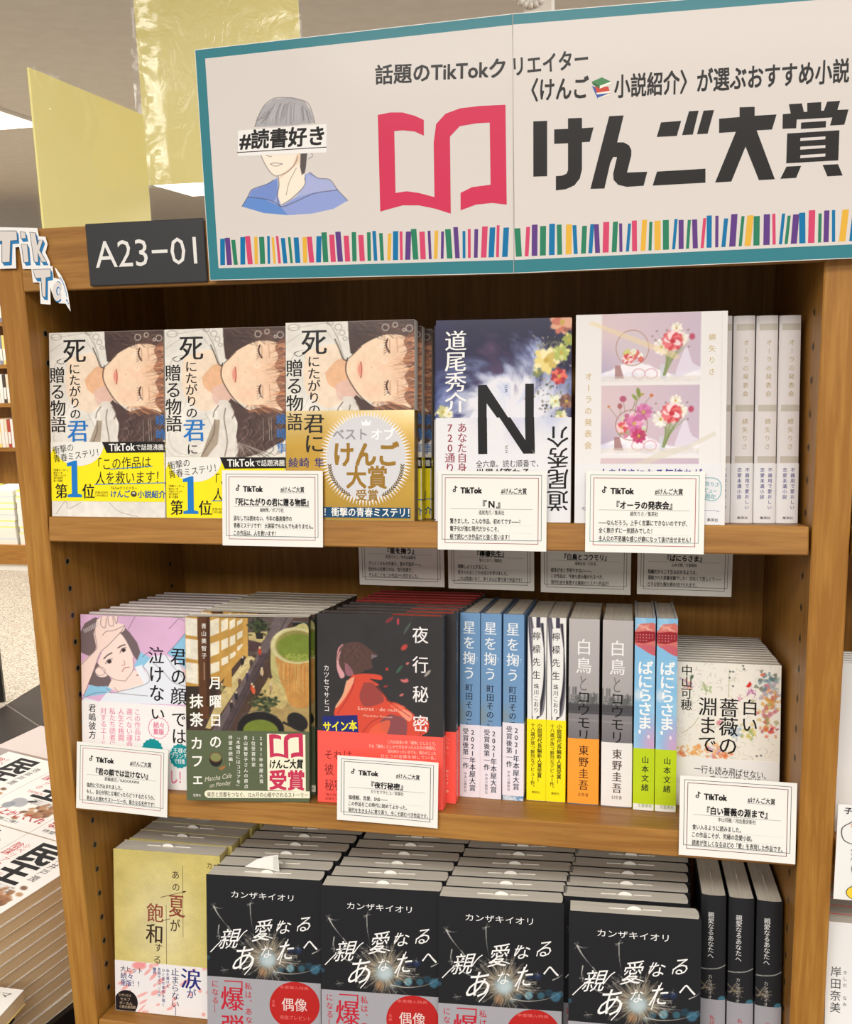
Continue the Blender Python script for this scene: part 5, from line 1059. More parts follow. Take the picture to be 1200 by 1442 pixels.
stack(b, 2, 0.2835, 0.0085, 4, 0.0222, LY_, 'shrink-wrapped novels on the middle shelf', 0.0012, 0.0005, 0.0, 0.0312, 0.2925)
for k in range(4, 9):
    o = r2 if k == 4 else copy_tree(r2)
    place(o, 2, 0.2925 + 0.0012 * (k - 1), 0.0312 + 0.0222 * (k - 1)); tag(o, LY_(k), None, 'shrink-wrapped novels on the middle shelf')

# --- spines on the middle shelf
def hoshi_spine(mb, T, H, mp):
    Q = [(172, 162), (308, 162), (308, 1378), (172, 1378)]; s = Surf(mb, T, H, Q, mp); A = Art(T, H, Q, (112, 150, 190), 0.0008)
    A.mix(np.clip((A.Y - 560) / 250, 0, 1) * np.clip(fbm(A.X / 40, A.Y / 70, 3) * 2.6 - 0.9, 0, 1) * np.clip((270 - A.X) / 80, 0, 1), (128, 146, 156)); A.mix(np.clip((A.Y - 1340) / 6, 0, 1) * np.clip(fbm(A.X / 12, A.Y / 12, 5) * 3 - 1, 0, 1), (206, 216, 226)); A.paste(s)
    s.vtx('星を掬う', 236, 208, 236, 606, 80, (234, 236, 238), -0.004, 2, 0.012); s.vtx('町田そのこ', 236, 624, 236, 908, 48, (36, 44, 66), 0.014, 2); s.vtx('すく', 288, 448, 288, 478, 13, (225, 230, 235), 0, 2)
def hoshi_obi(mb, T, h0, h1, mp):
    s = Surf(mb, T, h1 - h0, [(172, 928), (308, 928), (308, 1378), (172, 1378)], mp); K = (44, 42, 60)
    s.vtx('2021年本屋大賞', 261, 950, 261, 1342, 40, K, 0.018, 2); s.vtx('受賞後第一作', 215, 946, 215, 1204, 38, K, 0.018, 2); s.vtx('中央公論新社', 213, 1222, 213, 1350, 19, (96, 90, 100), 0, 2)
GH = 'blue-spined novels on the middle shelf'
b = book('novel', 'book', 'spine', 0.130, 0.2015, 0.0222, 0.0006, True, (108, 146, 186), (96, 110, 128), None, hoshi_spine, (0.0003, 0.0795, (230, 224, 232), None, hoshi_obi))
for k, (x, d, lo) in enumerate(((0.4290, 0.056, 0), (0.4522, 0.055, 0), (0.4765, 0.0545, 0.005))):
    o = b if k == 0 else copy_tree(b); place(o, 2, x, d, 0, -0.01, 0.0); tag(o, ['blue-spined novel leftmost of three, against the shrink-wrapped row', 'blue-spined novel in the middle of three', 'blue-spined novel rightmost of three, its white band raised a little'][k], None, GH)
    if k == 2:
        for ch in o.children:
            if ch.name.startswith('paper_band'): ch.location.z = lo
def lemon_spine(mb, T, H, mp):
    Q = [(468, 190), (588, 190), (588, 1388), (468, 1388)]; s = Surf(mb, T, H, Q, mp); A = Art(T, H, Q, (232, 230, 226), 0.0006); g = random.Random(3)
    for k in range(16):
        A.line([(470 + k * 1.5, 190), (478 + k * 2, 330 + g.uniform(-20, 20)), (498, 560), (500, 820 + k * 3)], 5, g.choice([(62, 58, 72), (40, 38, 46), (120, 116, 126)]), 0.7, True)
        A.line([(548 + k * 1.2, 230), (574, 400), (584 - k, 620), (570 - k * 2, 800), (530, 850)], 5, g.choice([(62, 58, 72), (44, 42, 50), (206, 204, 206)]), 0.7, True)
    A.poly([(522, 190), (548, 190), (548, 258), (522, 258)], (66, 62, 78)); A.paste(s)
    s.rect(500, 262, 549, 832, (234, 232, 228), 1)
    s.vtx('檸檬先生', 525, 270, 525, 606, 50, (40, 38, 40), -0.01, 2, 0.008); s.vtx('珠川こおり', 525, 618, 525, 814, 32, (40, 38, 40), 0.014, 2)
def lemon_obi(mb, T, h0, h1, mp):
    s = Surf(mb, T, h1 - h0, [(468, 880), (588, 880), (588, 1388), (468, 1388)], mp); K = (54, 48, 20)
    s.vtx('小説現代長編新人賞受賞！', 549, 902, 549, 1276, 29, K, 0.02, 2); s.vtx('十八歳が放つ鮮烈なデビュー作。', 505, 902, 505, 1320, 27, K, 0.015, 2); s.txt('講談社', 500, 1336, 552, 1336, 15, K, 0, 2)
b = book('novel', 'book', 'spine', 0.130, 0.1985, 0.0198, 0.0005, False, (232, 230, 226), (214, 210, 200), None, lemon_spine, (0.0003, 0.0885, (244, 226, 22), None, lemon_obi))
for k, x in enumerate((0.5022, 0.5230)):
    o = b if k == 0 else copy_tree(b); place(o, 2, x, 0.0595); tag(o, ['yellow-banded white spine with dark strands, left of two', 'yellow-banded white spine with dark strands, right of two'][k], None, 'yellow-banded white spines')
def swan_spine(mb, T, H, mp):
    Q = [(54, 182), (268, 182), (268, 1358), (54, 1358)]; s = Surf(mb, T, H, Q, mp); A = Art(T, H, Q, (184, 178, 176), 0.0008); g = random.Random(9)
    A.mix(np.clip((A.Y - 200) / 500, 0, 1), (166, 160, 160)); A.mix(np.clip((A.Y - 760) / 20, 0, 1), (128, 124, 126)); A.mix(np.clip((A.Y - 830) / 100, 0, 1), (116, 113, 116))
    for k in range(30):
        x = 54 + k * 7.2; h = g.choice([650, 660, 690, 610 if k < 9 else 670, 640]); A.poly([(x, h), (x + 9, h), (x + 9, 760), (x, 760)], (g.randint(86, 120),) * 3)
    for k in range(60): A.ell(g.uniform(54, 268), g.uniform(660, 740), 3, 2.4, (206, 204, 200), 0.8, 0.4)
    A.mix(((A.Y > 715) & (A.Y < 780)) * 0.9, (74, 72, 76)); A.mix(((A.Y > 815) & (A.Y < 826)) * 0.5, (150, 146, 146)); A.paste(s)
    s.vtx('白鳥', 160, 298, 160, 532, 106, (236, 234, 232), -0.022, 2, 0.01); s.vtx('と', 156, 530, 156, 640, 66, (112, 108, 108), -0.015, 2); s.vtx('コウモリ', 162, 632, 162, 956, 92, (24, 22, 24), -0.014, 2, 0.008)
def swan_obi(mb, T, h0, h1, mp):
    s = Surf(mb, T, h1 - h0, [(54, 966), (268, 966), (268, 1358), (54, 1358)], mp)
    s.vtx('東野圭吾', 164, 1000, 164, 1280, 66, (72, 44, 26), -0.008, 2, 0.012); s.txt('幻冬舎', 128, 1303, 200, 1303, 22, (80, 50, 30), 0, 2)
for k, (x, d, oc, h1) in enumerate(((0.5460, 0.057, (244, 156, 54), 0.0710), (0.5812, 0.056, (230, 226, 222), 0.0690))):
    o = book('novel', 'book', 'spine', 0.130, 0.1985, 0.0318 if k == 0 else 0.0312, 0.0007, False, (168, 162, 160), (150, 146, 140), None, swan_spine, (0.0012, h1, oc, None, swan_obi))
    place(o, 2, x, d); tag(o, ['thick grey cityscape spine with an orange band', 'thick grey cityscape spine with a white band'][k], None, 'thick grey spines')
def vani_spine(mb, T, H, mp):
    Q = [(485, 160), (615, 160), (615, 1408), (485, 1408)]; s = Surf(mb, T, H, Q, mp); A = Art(T, H, Q, (132, 186, 222), 0.0006); g = random.Random(12)
    n = fbm(A.X / 60, A.Y / 90, 3)
    A.mix(np.clip(n * 2 - 0.8, 0, 1) * 0.5, (190, 214, 230)); A.mix(np.clip((A.Y - 760) / 200, 0, 1) * np.clip((A.X - 500) / 80, 0, 1), (192, 162, 198)); A.mix(np.clip((A.Y - 1000) / 30, 0, 1) * np.clip(n * 3 - 1.2, 0, 1), (230, 228, 228))
    A.poly([(485, 250), (520, 200), (600, 190), (615, 205), (615, 390), (560, 370), (500, 345), (485, 330)], (206, 112, 104), 1); A.poly([(485, 255), (560, 245), (615, 250), (615, 305), (540, 325), (490, 320)], (150, 34, 44)); A.poly([(500, 340), (560, 330), (615, 350), (615, 400), (570, 385)], (196, 96, 108), 1, True)
    for k in range(16): A.ell(500 + (k % 6) * 19, 270 + (k // 6) * 18, 3.4, 3.4, (226, 190, 186), 0.9, 0.4)
    for k in range(10): A.line([(g.uniform(490, 610), 205), (g.uniform(490, 610), 240)], 4, (236, 190, 170), 0.5)
    A.ell(510, 660, 26, 34, (230, 226, 226), 0.6, 0.5); A.paste(s)
    s.vtx('ばにらさま', 553, 436, 553, 880, 92, (236, 238, 238), 0.03, 2); s.ell(522, 896, 8, 14, (236, 238, 238), 2); s.ell(578, 926, 9, 12, (226, 214, 226), 2)
def vani_obi(mb, T, h0, h1, mp):
    s = Surf(mb, T, h1 - h0, [(485, 1056), (615, 1056), (615, 1408), (485, 1408)], mp)
    s.rect(485, 1372, 615, 1408, (230, 228, 222), 1); s.vtx('山本文緒', 559, 1092, 559, 1304, 44, (40, 46, 30), 0.018, 2); s.txt('文藝春秋', 515, 1382, 605, 1382, 20, (120, 140, 90), 0, 2)
b = book('novel', 'book', 'spine', 0.130, 0.2025, 0.0208, 0.0006, True, (140, 176, 206), (206, 210, 214), None, vani_spine, (0.0003, 0.0655, (184, 206, 30), None, vani_obi))
for k, x in enumerate((0.6142, 0.6365)):
    o = b if k == 0 else copy_tree(b); place(o, 2, x, 0.0525); tag(o, ['sky-blue spine with a lime green band, left of two', 'sky-blue spine with a lime green band, right of two'][k], None, 'sky-blue spines with lime bands')
# --- small paperback with splashed flowers
def rose_front(mb, W, H):
    Q = [(60, 68), (1050, 70), (1062, 1500), (70, 1500)]
    s = Surf(mb, W, H, Q); A = Art(W, H, Q, (234, 229, 218), 0.0006); g = random.Random(21)
    CL = [(950, 330, 110, [(206, 110, 84), (150, 156, 160), (196, 84, 96), (226, 160, 110), (160, 150, 170)]), (930, 220, 110, [(92, 124, 140), (130, 150, 160), (84, 96, 84), (180, 190, 186)]), (960, 440, 90, [(206, 150, 60), (226, 184, 90), (196, 120, 60)]), (950, 690, 85, [(196, 56, 52), (226, 90, 70), (206, 120, 60), (150, 60, 80)]), (930, 560, 110, [(206, 170, 90), (160, 150, 96), (190, 96, 110)]), (770, 340, 46, [(160, 84, 150), (206, 130, 170)]), (760, 730, 90, [(206, 190, 90), (150, 170, 96), (226, 206, 140)]), (640, 740, 80, [(150, 176, 196), (196, 206, 216)]), (430, 960, 120, [(222, 140, 90), (236, 180, 130), (190, 150, 190)]), (240, 950, 70, [(226, 150, 70), (236, 180, 100)]), (120, 985, 60, [(222, 120, 70)]), (160, 300, 60, [(226, 160, 110), (170, 130, 176)]), (340, 320, 60, [(150, 172, 120), (190, 200, 160)]), (480, 650, 40, [(206, 120, 130)]), (660, 410, 30, [(206, 130, 160)]), (540, 980, 60, [(222, 120, 70)])]
    for cx, cy, r0, cs in CL:
        for k in range(26):
            x, y = g.gauss(cx, r0 * 0.5), g.gauss(cy, r0 * 0.42)
            A.poly([(x + g.uniform(.3, 1) * r0 * 0.3 * math.cos(t), y + g.uniform(.3, 1) * r0 * 0.28 * math.sin(t)) for t in np.linspace(0, 6.28, 7, False)], g.choice(cs), 0.62, True)
    A.poly([(720, 290), (760, 235), (778, 270), (750, 300)], (206, 50, 46)); A.poly([(850, 165), (895, 150), (895, 180), (865, 185)], (222, 110, 84))
    for k in range(240):
        x, y = g.uniform(70, 1050), g.uniform(80, 1000); a = g.uniform(0, 6.28); r0 = g.uniform(8, 46)
        A.line([(x, y), (x + r0 * math.cos(a), y + r0 * math.sin(a)), (x + r0 * 1.4 * math.cos(a + .5), y + r0 * 1.4 * math.sin(a + .5))], g.uniform(1.5, 4), g.choice([(130, 140, 120), (96, 110, 104), (190, 150, 140), (150, 150, 156), (170, 130, 120)]), 0.55, True)
    for q in ([(562, 130), (560, 400)], [(120, 780), (220, 700), (280, 610)], [(320, 260), (350, 380)]): A.line(q, 5, (150, 150, 100), 0.8, True)
    for x, y in ((570, 150), (598, 150), (566, 210), (600, 290), (690, 90), (700, 120), (840, 962), (880, 955)): A.ell(x, y, 11, 8, (56, 70, 74), 0.9, 0.3, 0.6)
    A.ell(205, 218, 14, 24, (60, 84, 60), 0.9, 0.3, 0.5); A.paste(s)
    K = (28, 26, 26)
    s.vtx('中山可穂', 156, 95, 156, 550, 104, K, -0.014, 2, 0.010); s.vtx('白い', 765, 408, 765, 740, 150, K, -0.018, 2, 0.012); s.vtx('薔薇の', 566, 408, 566, 970, 176, K, -0.018, 2, 0.010); s.vtx('淵まで', 366, 408, 366, 962, 172, K, -0.018, 2, 0.010)
def rose_obi(mb, W, h0, h1, mp):
    s = Surf(mb, W, h1 - h0, [(68, 1010), (1058, 1003), (1062, 1500), (70, 1500)], mp)
    s.txt('一行も読み飛ばせない、', 246, 1118, 930, 1142, 80, (50, 48, 48), -0.006, 2, 0, False, 0.006); s.txt('すべてが愛の物語。', 400, 1210, 900, 1222, 80, (50, 48, 48), -0.006, 2, 0, False, 0.006)
b = book('paperback', 'book', 'face', 0.1045, 0.1540, 0.0125, 0.001, False, (200, 176, 168), (222, 214, 204), rose_front, None, (0.0003, 0.0525, (236, 234, 232), rose_obi, None))
stack(b, 2, 0.6582, 0.0755, 12, 0.0138, lambda k: ('small white paperback splashed with painted flowers' if k == 0 else '%s small paperback back behind the flower-splashed one, top edge showing' % ORD[k]), 'small flower-splashed paperbacks', -0.0002, 0.0006)

# ================================================================== lower shelf
def natsu_front(mb, W, H):
    Q = [(50, 60), (905, 88), (900, 1395), (45, 1335)]
    s = Surf(mb, W, H, Q); A = Art(W, H, Q, (204, 188, 114))
    d = np.hypot((A.X - 430) / 330, (A.Y - 640) / 520); A.mix(np.clip(1.15 - d, 0, 1) * 0.75, (214, 204, 166)); A.noise(90, 0.06, 4); A.noise(12, 0.03, 7); A.paste(s)
    K = (62, 46, 34); R = (140, 70, 56)
    s.vtx('あの', 545, 200, 550, 392, 62, K, -0.004, 2, 0.006); s.vtx('夏', 550, 400, 550, 586, 120, R, -0.016, 2, 0.014); s.line([(424, 430), (500, 410), (630, 376)], 4, K, 2); s.poly([(598, 376), (632, 372), (612, 390)], K, 2)
    s.line(spline([(540, 520), (580, 566), (618, 572)]), 9, K, 2)
    s.vtx('が', 536, 596, 536, 702, 78, K, -0.006, 2, 0.008); s.vtx('飽', 376, 478, 376, 632, 128, R, -0.012, 2, 0.010); s.vtx('和', 374, 640, 368, 800, 136, K, -0.01, 2, 0.012); s.vtx('する', 404, 782, 384, 972, 62, K, -0.006, 2, 0.006)
    s.line([(605, 176), (600, 742)], 3, K, 2); s.line([(467, 490), (463, 972)], 3, K, 2); s.line([(420, 620), (500, 596)], 4, K, 2); s.txt('カンザキイオリ', 800, 166, 1010, 176, 56, K, 0, 2) if False else s.txt('カ', 800, 164, 838, 166, 52, K, 0, 2)
def natsu_obi(mb, W, h0, h1, mp):
    Q = [(45, 945), (903, 990), (900, 1395), (45, 1335)]
    s = Surf(mb, W, h1 - h0, Q, mp); A = Art(W, h1 - h0, Q, (230, 226, 226), 0.0008); g = random.Random(14)
    for k in range(34):
        x, y = g.uniform(50, 900), g.uniform(950, 1380); a = -0.6
        A.ell(x, y, g.uniform(12, 52), g.uniform(6, 18), (230, 150, 146), 0.8, 0.25, a + g.uniform(-.3, .3))
    A.ell(240, 985, 56, 30, (230, 140, 140), 0.9, 0.2); A.paste(s)
    N = (44, 46, 120)
    s.txt('大ヒット', 90, 1010, 262, 1024, 46, (60, 54, 66), 0.01, 2); s.txt('続々', 90, 1064, 186, 1072, 46, N, 0.01, 2); s.txt('重版！！', 90, 1118, 236, 1128, 48, N, 0.015, 2)
    s.vtx('傑作', 362, 992, 362, 1050, 26, N, 0.02, 2); s.vtx('青春サスペンスの', 400, 992, 398, 1225, 25, N, 0.015, 2); s.vtx('ひと夏の事件を描く', 435, 996, 430, 1300, 25, N, 0.015, 2); s.vtx('命を懸けた', 470, 1000, 468, 1150, 25, N, 0.015, 2)
    s.vtx('止まらない', 530, 990, 526, 1306, 62, (52, 52, 96), -0.006, 2, 0.006); s.line([(529, 1300), (528, 1366)], 4, (52, 52, 96), 2); s.vtx('涙', 660, 992, 656, 1155, 160, N, -0.008, 2, 0.016); s.vtx('が', 660, 1150, 658, 1230, 74, N, -0.004, 2, 0.008)
    a = [(130 + 94 * math.cos(t), 1276 + 98 * math.sin(t)) for t in np.linspace(-3.5, 0.62, 30)]; a = [(max(x, 47), min(y, 1340 + (x - 45) * 0.07)) for x, y in a]
    s.poly(a + [(206, 1345), (47, 1333)], (32, 26, 28), 2)
    for y, t, x0, x1 in ((1216, 'カンザキイオリの', 72, 170), (1246, 'セルフ', 84, 160), (1278, 'ボーカル', 78, 180), (1306, '小説企画収録', 76, 206)): s.txt(t, x0, y, x1, y + 6, 24, (200, 176, 150), 0, 3)
b = book('novel', 'book', 'face', 0.1330, 0.1965, 0.0285, 0.002, False, (196, 182, 112), (216, 208, 174), natsu_front, None, (0.0003, 0.0615, (230, 226, 226), natsu_obi, None), 'gloss', None, (0.46, 0.6))
stack(b, 3, 0.0118, 0.0225, 6, 0.0298, lambda k: ('yellow handwritten-title novel with a pink-flecked band at the left post' if k == 0 else '%s novel back in the row behind the yellow handwritten-title novel, top edge showing' % ORD[k]), 'yellow novels on the lower shelf', 0.0012, 0.0008, 0.03, 0.0570, 0.0135)
def blk_front(mb, W, H):
    Q = [(32, 65), (1160, 120), (1163, 1750), (30, 1690)]
    s = Surf(mb, W, H, Q); A = Art(W, H, Q, (35, 35, 38), 0.0006); g = random.Random(17)
    for x, y, r0, c, a in ((850, 975, 52, (120, 190, 214), .8), (755, 985, 46, (50, 96, 126), .8), (960, 975, 46, (70, 130, 150), .7), (1090, 985, 62, (70, 130, 160), .8), (1030, 950, 50, (40, 76, 96), .7), (930, 800, 46, (40, 56, 100), .7), (860, 800, 40, (38, 48, 90), .7), (700, 1020, 44, (50, 90, 120), .6), (1130, 960, 40, (70, 120, 150), .6), (40, 880, 30, (60, 110, 140), .6)): A.ell(x, y, r0 * 0.72, r0 * 0.72, c, a * 0.8, 0.18)
    for k in range(300):
        t = g.uniform(0, 6.283); r0 = g.uniform(60, 110); r1 = r0 + abs(g.gauss(0, 90)) + 30; b_ = g.uniform(-.25, .25)
        A.line([(630 + r0 * math.cos(t), 880 + r0 * math.sin(t)), (630 + (r0 + r1) / 2 * math.cos(t + b_ / 2), 880 + (r0 + r1) / 2 * math.sin(t + b_ / 2)), (630 + r1 * math.cos(t + b_), 880 + r1 * math.sin(t + b_))], g.uniform(2, 6), g.choice([(196, 180, 150), (150, 130, 104), (222, 214, 196), (120, 110, 96)]), 0.55, False)
    for k in range(24):
        t = g.uniform(0, 6.283); r1 = g.uniform(230, 360); x, y = 630 + r1 * math.cos(t), 880 + r1 * 0.9 * math.sin(t)
        A.line([(630 + 150 * math.cos(t), 880 + 150 * math.sin(t)), (x, y)], 3, (170, 160, 140), 0.5)
        for j in range(5): a = g.uniform(0, 6.28); A.line([(x, y), (x + 28 * math.cos(a), y + 28 * math.sin(a))], 2.4, (206, 200, 186), 0.6)
    A.ell(630, 880, 130, 126, (150, 138, 118), 0.55, 0.5); A.ell(628, 890, 84, 80, (160, 176, 180), 0.95, 0.35); A.ell(636, 900, 52, 50, (190, 202, 204), 0.7, 0.6); A.ell(580, 1020, 34, 40, (196, 140, 96), 0.5, 0.6)
    for q, w in (([(105, 380), (150, 460), (235, 570)], 14), ([(105, 380), (160, 398), (210, 388)], 6), ([(462, 345), (468, 480), (490, 620)], 8), ([(155, 560), (145, 640), (160, 690)], 10), ([(240, 570), (330, 690), (420, 750)], 7), ([(240, 760), (320, 800), (360, 815)], 7), ([(690, 1010), (850, 1030), (1030, 1000), (1150, 930)], 9), ([(750, 915), (900, 925), (1050, 930)], 5), ([(560, 700), (600, 640), (700, 655)], 5), ([(1065, 828), (1120, 800), (1155, 770)], 10)): A.line(q, w, (206, 204, 196), 0.85, True, True)
    for x, y in ((105, 380), (465, 350), (590, 630), (205, 1000), (860, 880), (465, 690), (160, 670)):
        for j in range(8): a = g.uniform(0, 6.28); A.line([(x, y), (x + 36 * math.cos(a), y + 36 * math.sin(a))], 3, (190, 186, 176), 0.6)
    A.paste(s)
    Wt = (236, 234, 232)
    s.txt('カンザキイオリ', 278, 256, 884, 292, 66, Wt, 0.006, 2)
    for ch, cx, cy, w, h, sh in (('親', 262, 690, 190, 190, .35), ('愛', 586, 606, 170, 200, .3), ('な', 790, 572, 140, 130, .25), ('る', 990, 538, 130, 150, .3), ('あ', 400, 880, 200, 250, .25), ('な', 622, 815, 110, 120, .2), ('た', 812, 800, 150, 190, .3), ('へ', 1050, 742, 142, 150, .1)):
        s.txt(ch, cx - w / 2, cy + 8, cx + w / 2, cy - 8, h, Wt, 0, 3, sh + 0.12)
    for q in ([(66, 826), (160, 730), (270, 640)], [(330, 720), (390, 640), (432, 606)], [(500, 680), (590, 660), (680, 682)], [(400, 1046), (470, 960), (496, 880)], [(745, 935), (780, 820), (832, 688)], [(920, 610), (930, 560)], [(720, 600), (760, 510)]): s.line(spline(q), 9, Wt, 3)
def blk_obi(mb, W, h0, h1, mp):
    s = Surf(mb, W, h1 - h0, [(30, 1025), (1162, 1090), (1163, 1750), (30, 1690)], mp); R = (186, 40, 56)
    s.vtx('になる—', 108, 1062, 112, 1410, 66, R, -0.006, 2, 0.005); s.vtx('爆弾', 280, 1112, 284, 1700, 220, R, -0.004, 2, 0.012)
    s.line([(200, 1074), (384, 1082)], 12, R, 2); s.line([(378, 1082), (378, 1180)], 12, R, 2)
    s.vtx('私は、あなたの', 440, 1082, 446, 1700, 66, R, -0.006, 2, 0.006)
    s.ell(893, 1318, 244, 244, (180, 38, 36), 1, 48); P = (222, 200, 196)
    s.txt('本書購入特典', 750, 1128, 1030, 1142, 32, (222, 110, 104), 0, 2); s.txt('偶像', 770, 1306, 1014, 1316, 130, P, -0.004, 2, 0, False, 0.008); s.txt('楽曲プレゼント', 750, 1440, 1050, 1454, 44, (222, 110, 104), 0, 2); s.vtx('本編', 688, 1260, 688, 1340, 30, (222, 110, 104), 0, 2)
    s.txt('カンザキイオリ待望の最新作', 560, 1640, 1120, 1668, 34, R, 0, 2)
b = book('novel', 'book', 'face', 0.1332, 0.1905, 0.0265, 0.0022, False, (34, 34, 37), (40, 40, 42), blk_front, None, (0.0003, 0.0735, (160, 157, 163), blk_obi, None), 'gloss', None, (0.5, 0.5))
COLS = ((0.1446, -0.011, 'leftmost'), (0.2800, -0.012, 'second'), (0.4115, -0.013, 'third'), (0.5505, -0.019, 'rightmost'))
for c, (x, d, nm) in enumerate(COLS):
    for k in range(6):
        o = b if c == 0 and k == 0 else copy_tree(b)
        x0, d0 = (x, d) if c < 3 else ((x, d) if k == 0 else (x - 0.011, d + 0.006))
        place(o, 3, x0 + 0.0016 * k, d0 + 0.0279 * k, 0, 0.075 if c < 3 else 0.05)
        tag(o, ('black sparkler-cover novel at the front of the %s of four columns' % nm) if k == 0 else '%s black novel back in the %s of four sparkler columns' % (ORD[k], nm), None, 'black sparkler novels facing out')
mb = MB()
mb.add([(0, 0, 0), (0.026, 0.0008, -0.001), (0.041, 0.001, -0.003), (0.0385, 0.003, 0.0155), (0.024, 0.003, 0.0125), (0.013, 0.0016, 0.0085)], [(0, 1, 2, 3, 4, 5)], (234, 231, 224))
mb.add([(0.0, 0.0004, 0), (0.026, 0.0012, -0.001), (0.041, 0.0014, -0.003), (0.0385, 0.0034, 0.0155), (0.024, 0.0034, 0.0125), (0.013, 0.002, 0.0085)], [(5, 4, 3, 2, 1, 0)], (234, 231, 224))
mb.add([(0.034, -0.0002, 0.0), (0.0395, -0.0001, -0.0008), (0.0373, 0.0021, 0.0145), (0.0335, 0.0021, 0.0138)], [(0, 1, 2, 3)], (206, 204, 198))
o = mb.build('paper_slip', M['paper']); place(o, 3, 0.1820, 0.0105, 0.1935, 0.02); tag(o, 'folded white paper slip sticking up from the leftmost front black novel', 'paper slip')
def blk_spine(mb, T, H, mp):
    Q = [(565, 270), (635, 270), (635, 1000), (565, 1000)]; s = Surf(mb, T, H, Q, mp); A = Art(T, H, Q, (36, 36, 39), 0.0007)
    A.line([(565, 560), (610, 553), (635, 540)], 3, (206, 206, 200), 0.8, True); A.line([(572, 640), (590, 600), (600, 640)], 3, (150, 140, 120), 0.7, True)
    for k in range(16): A.line([(585, 630), (585 + 24 * math.cos(k), 630 + 24 * math.sin(k * 1.7))], 2, (150, 134, 110), 0.6)
    A.ell(626, 674, 11, 14, (70, 130, 150), 0.8, 0.15); A.paste(s)
    s.vtx('親愛なるあなたへ', 593, 334, 593, 516, 17, (226, 224, 222), 0, 2); s.vtx('カンザキイオリ', 593, 578, 593, 692, 12, (176, 172, 168), 0, 2)
def blk_sobi(mb, T, h0, h1, mp):
    s = Surf(mb, T, h1 - h0, [(565, 705), (635, 705), (635, 1000), (565, 1000)], mp); s.vtx('私は、あなたの爆弾になる', 600, 760, 600, 960, 14, (186, 50, 66), 0, 2)
b = book('novel', 'book', 'spine', 0.130, 0.2010, 0.0255, 0.0025, False, (34, 34, 37), (40, 40, 42), None, blk_spine, (0.0003, 0.0895, (158, 155, 161), None, blk_sobi), 'gloss', None, (0.55, 0.5))
for k, (x, d) in enumerate(((0.6995, 0.024), (0.7268, 0.0225), (0.7540, 0.021))):
    o = b if k == 0 else copy_tree(b); place(o, 3, x - 0.014 + k * 0.0006, d); tag(o, ['black spine-out novel nearest the sparkler columns', 'black spine-out novel in the middle of the three at the right end', 'black spine-out novel nearest the right post'][k], None, 'black spine-out novels')

# ================================================================== the neighbouring bay on the right
def plain_obi(mb, W, h0, h1, mp): pass
def white_front(mb, W, H):
    s = Surf(mb, W, H, [(0, 0), (130, 0), (130, 190), (0, 190)]); s.rect(30, 40, 100, 90, (206, 200, 196), 1)
b = book('novel', 'book', 'face', 0.130, 0.192, 0.02, 0.002, True, (228, 224, 220), None, white_front, None, None)
place(b, 1, 0.8115, 0.004); tag(b, 'white-covered book just right of the right post on the top shelf', None)
def grey_front(mb, W, H): pass
b = book('large_book', 'book', 'face', 0.150, 0.168, 0.012, 0.0015, True, (222, 220, 218), (226, 224, 220), grey_front, None, None)
stack(b, 2, 0.8085, 0.030, 5, 0.0128, lambda k: ("large plain white book on the next bay's middle shelf" if k == 0 else "%s large white book back on the next bay's middle shelf" % ORD[k]), 'large white books in the next bay', 0.0, 0.0004)
mb = MB()
s = Surf(mb, 0.11, 0.098, [(1177, 1122), (1313, 1122), (1313, 1262), (1175, 1262)], lambda u, v, l: np.stack([0.8035 + u, -0.0058 - l * LY + 0 * u, Z0 - 0.3640 + v], -1))
mb.box(0.8035, -0.0055, Z0 - 0.3640, 0.9135, -0.0048, Z0 - 0.2660, (236, 234, 230))
K = (30, 28, 28); YE = (244, 206, 66)
s.txt('子どもといっしょに', 1184, 1130, 1262, 1130, 9, K, 0.03, 2)
s.line(spline([(1192, 1146), (1182, 1156), (1184, 1172), (1196, 1178), (1210, 1174), (1222, 1160), (1214, 1144), (1200, 1142), (1192, 1146)]), 1.2, (90, 86, 86), 2)
s.vtx('キャン', 1195, 1146, 1198, 1172, 9, (236, 140, 60), 0.05, 3); s.vtx('くすん', 1194, 1184, 1195, 1202, 5, K, 0, 2)
s.ell(1206, 1214, 12, 16, K, 2); s.ell(1206, 1214, 11.2, 15.2, YE, 3); s.ell(1202, 1250, 13.2, 11.2, K, 2); s.ell(1202, 1250, 12.4, 10.4, YE, 3); s.poly([(1192, 1240), (1200, 1232), (1208, 1240)], (214, 222, 232), 4)
tag(mb.build('recommendation_card', M['paper']), 'white card with yellow rounded shapes and an orange-lettered speech balloon', 'card')
def kishida(mb, W, H):
    s = Surf(mb, W, H, [(1163, 1310), (1330, 1318), (1330, 1550), (1155, 1545)])
    s.vtx('岸田奈美', 1174, 1362, 1172, 1420, 13, (60, 56, 56), -0.004, 2); s.vtx('きしだ　なみ', 1185, 1366, 1184, 1412, 5, (80, 76, 76), 0, 2); s.ell(1206, 1444, 12, 26, (222, 130, 140), 1)
b = book('novel', 'book', 'face', 0.130, 0.196, 0.020, 0.002, False, (232, 230, 228), (206, 60, 50), kishida, None, None)
stack(b, 3, 0.8050, -0.002, 5, 0.0206, lambda k: ('white novel with a small handwritten name right of the right post' if k == 0 else '%s novel back behind the white one with a handwritten name' % ORD[k]), 'white novels in the next bay', 0.0, 0.0004)

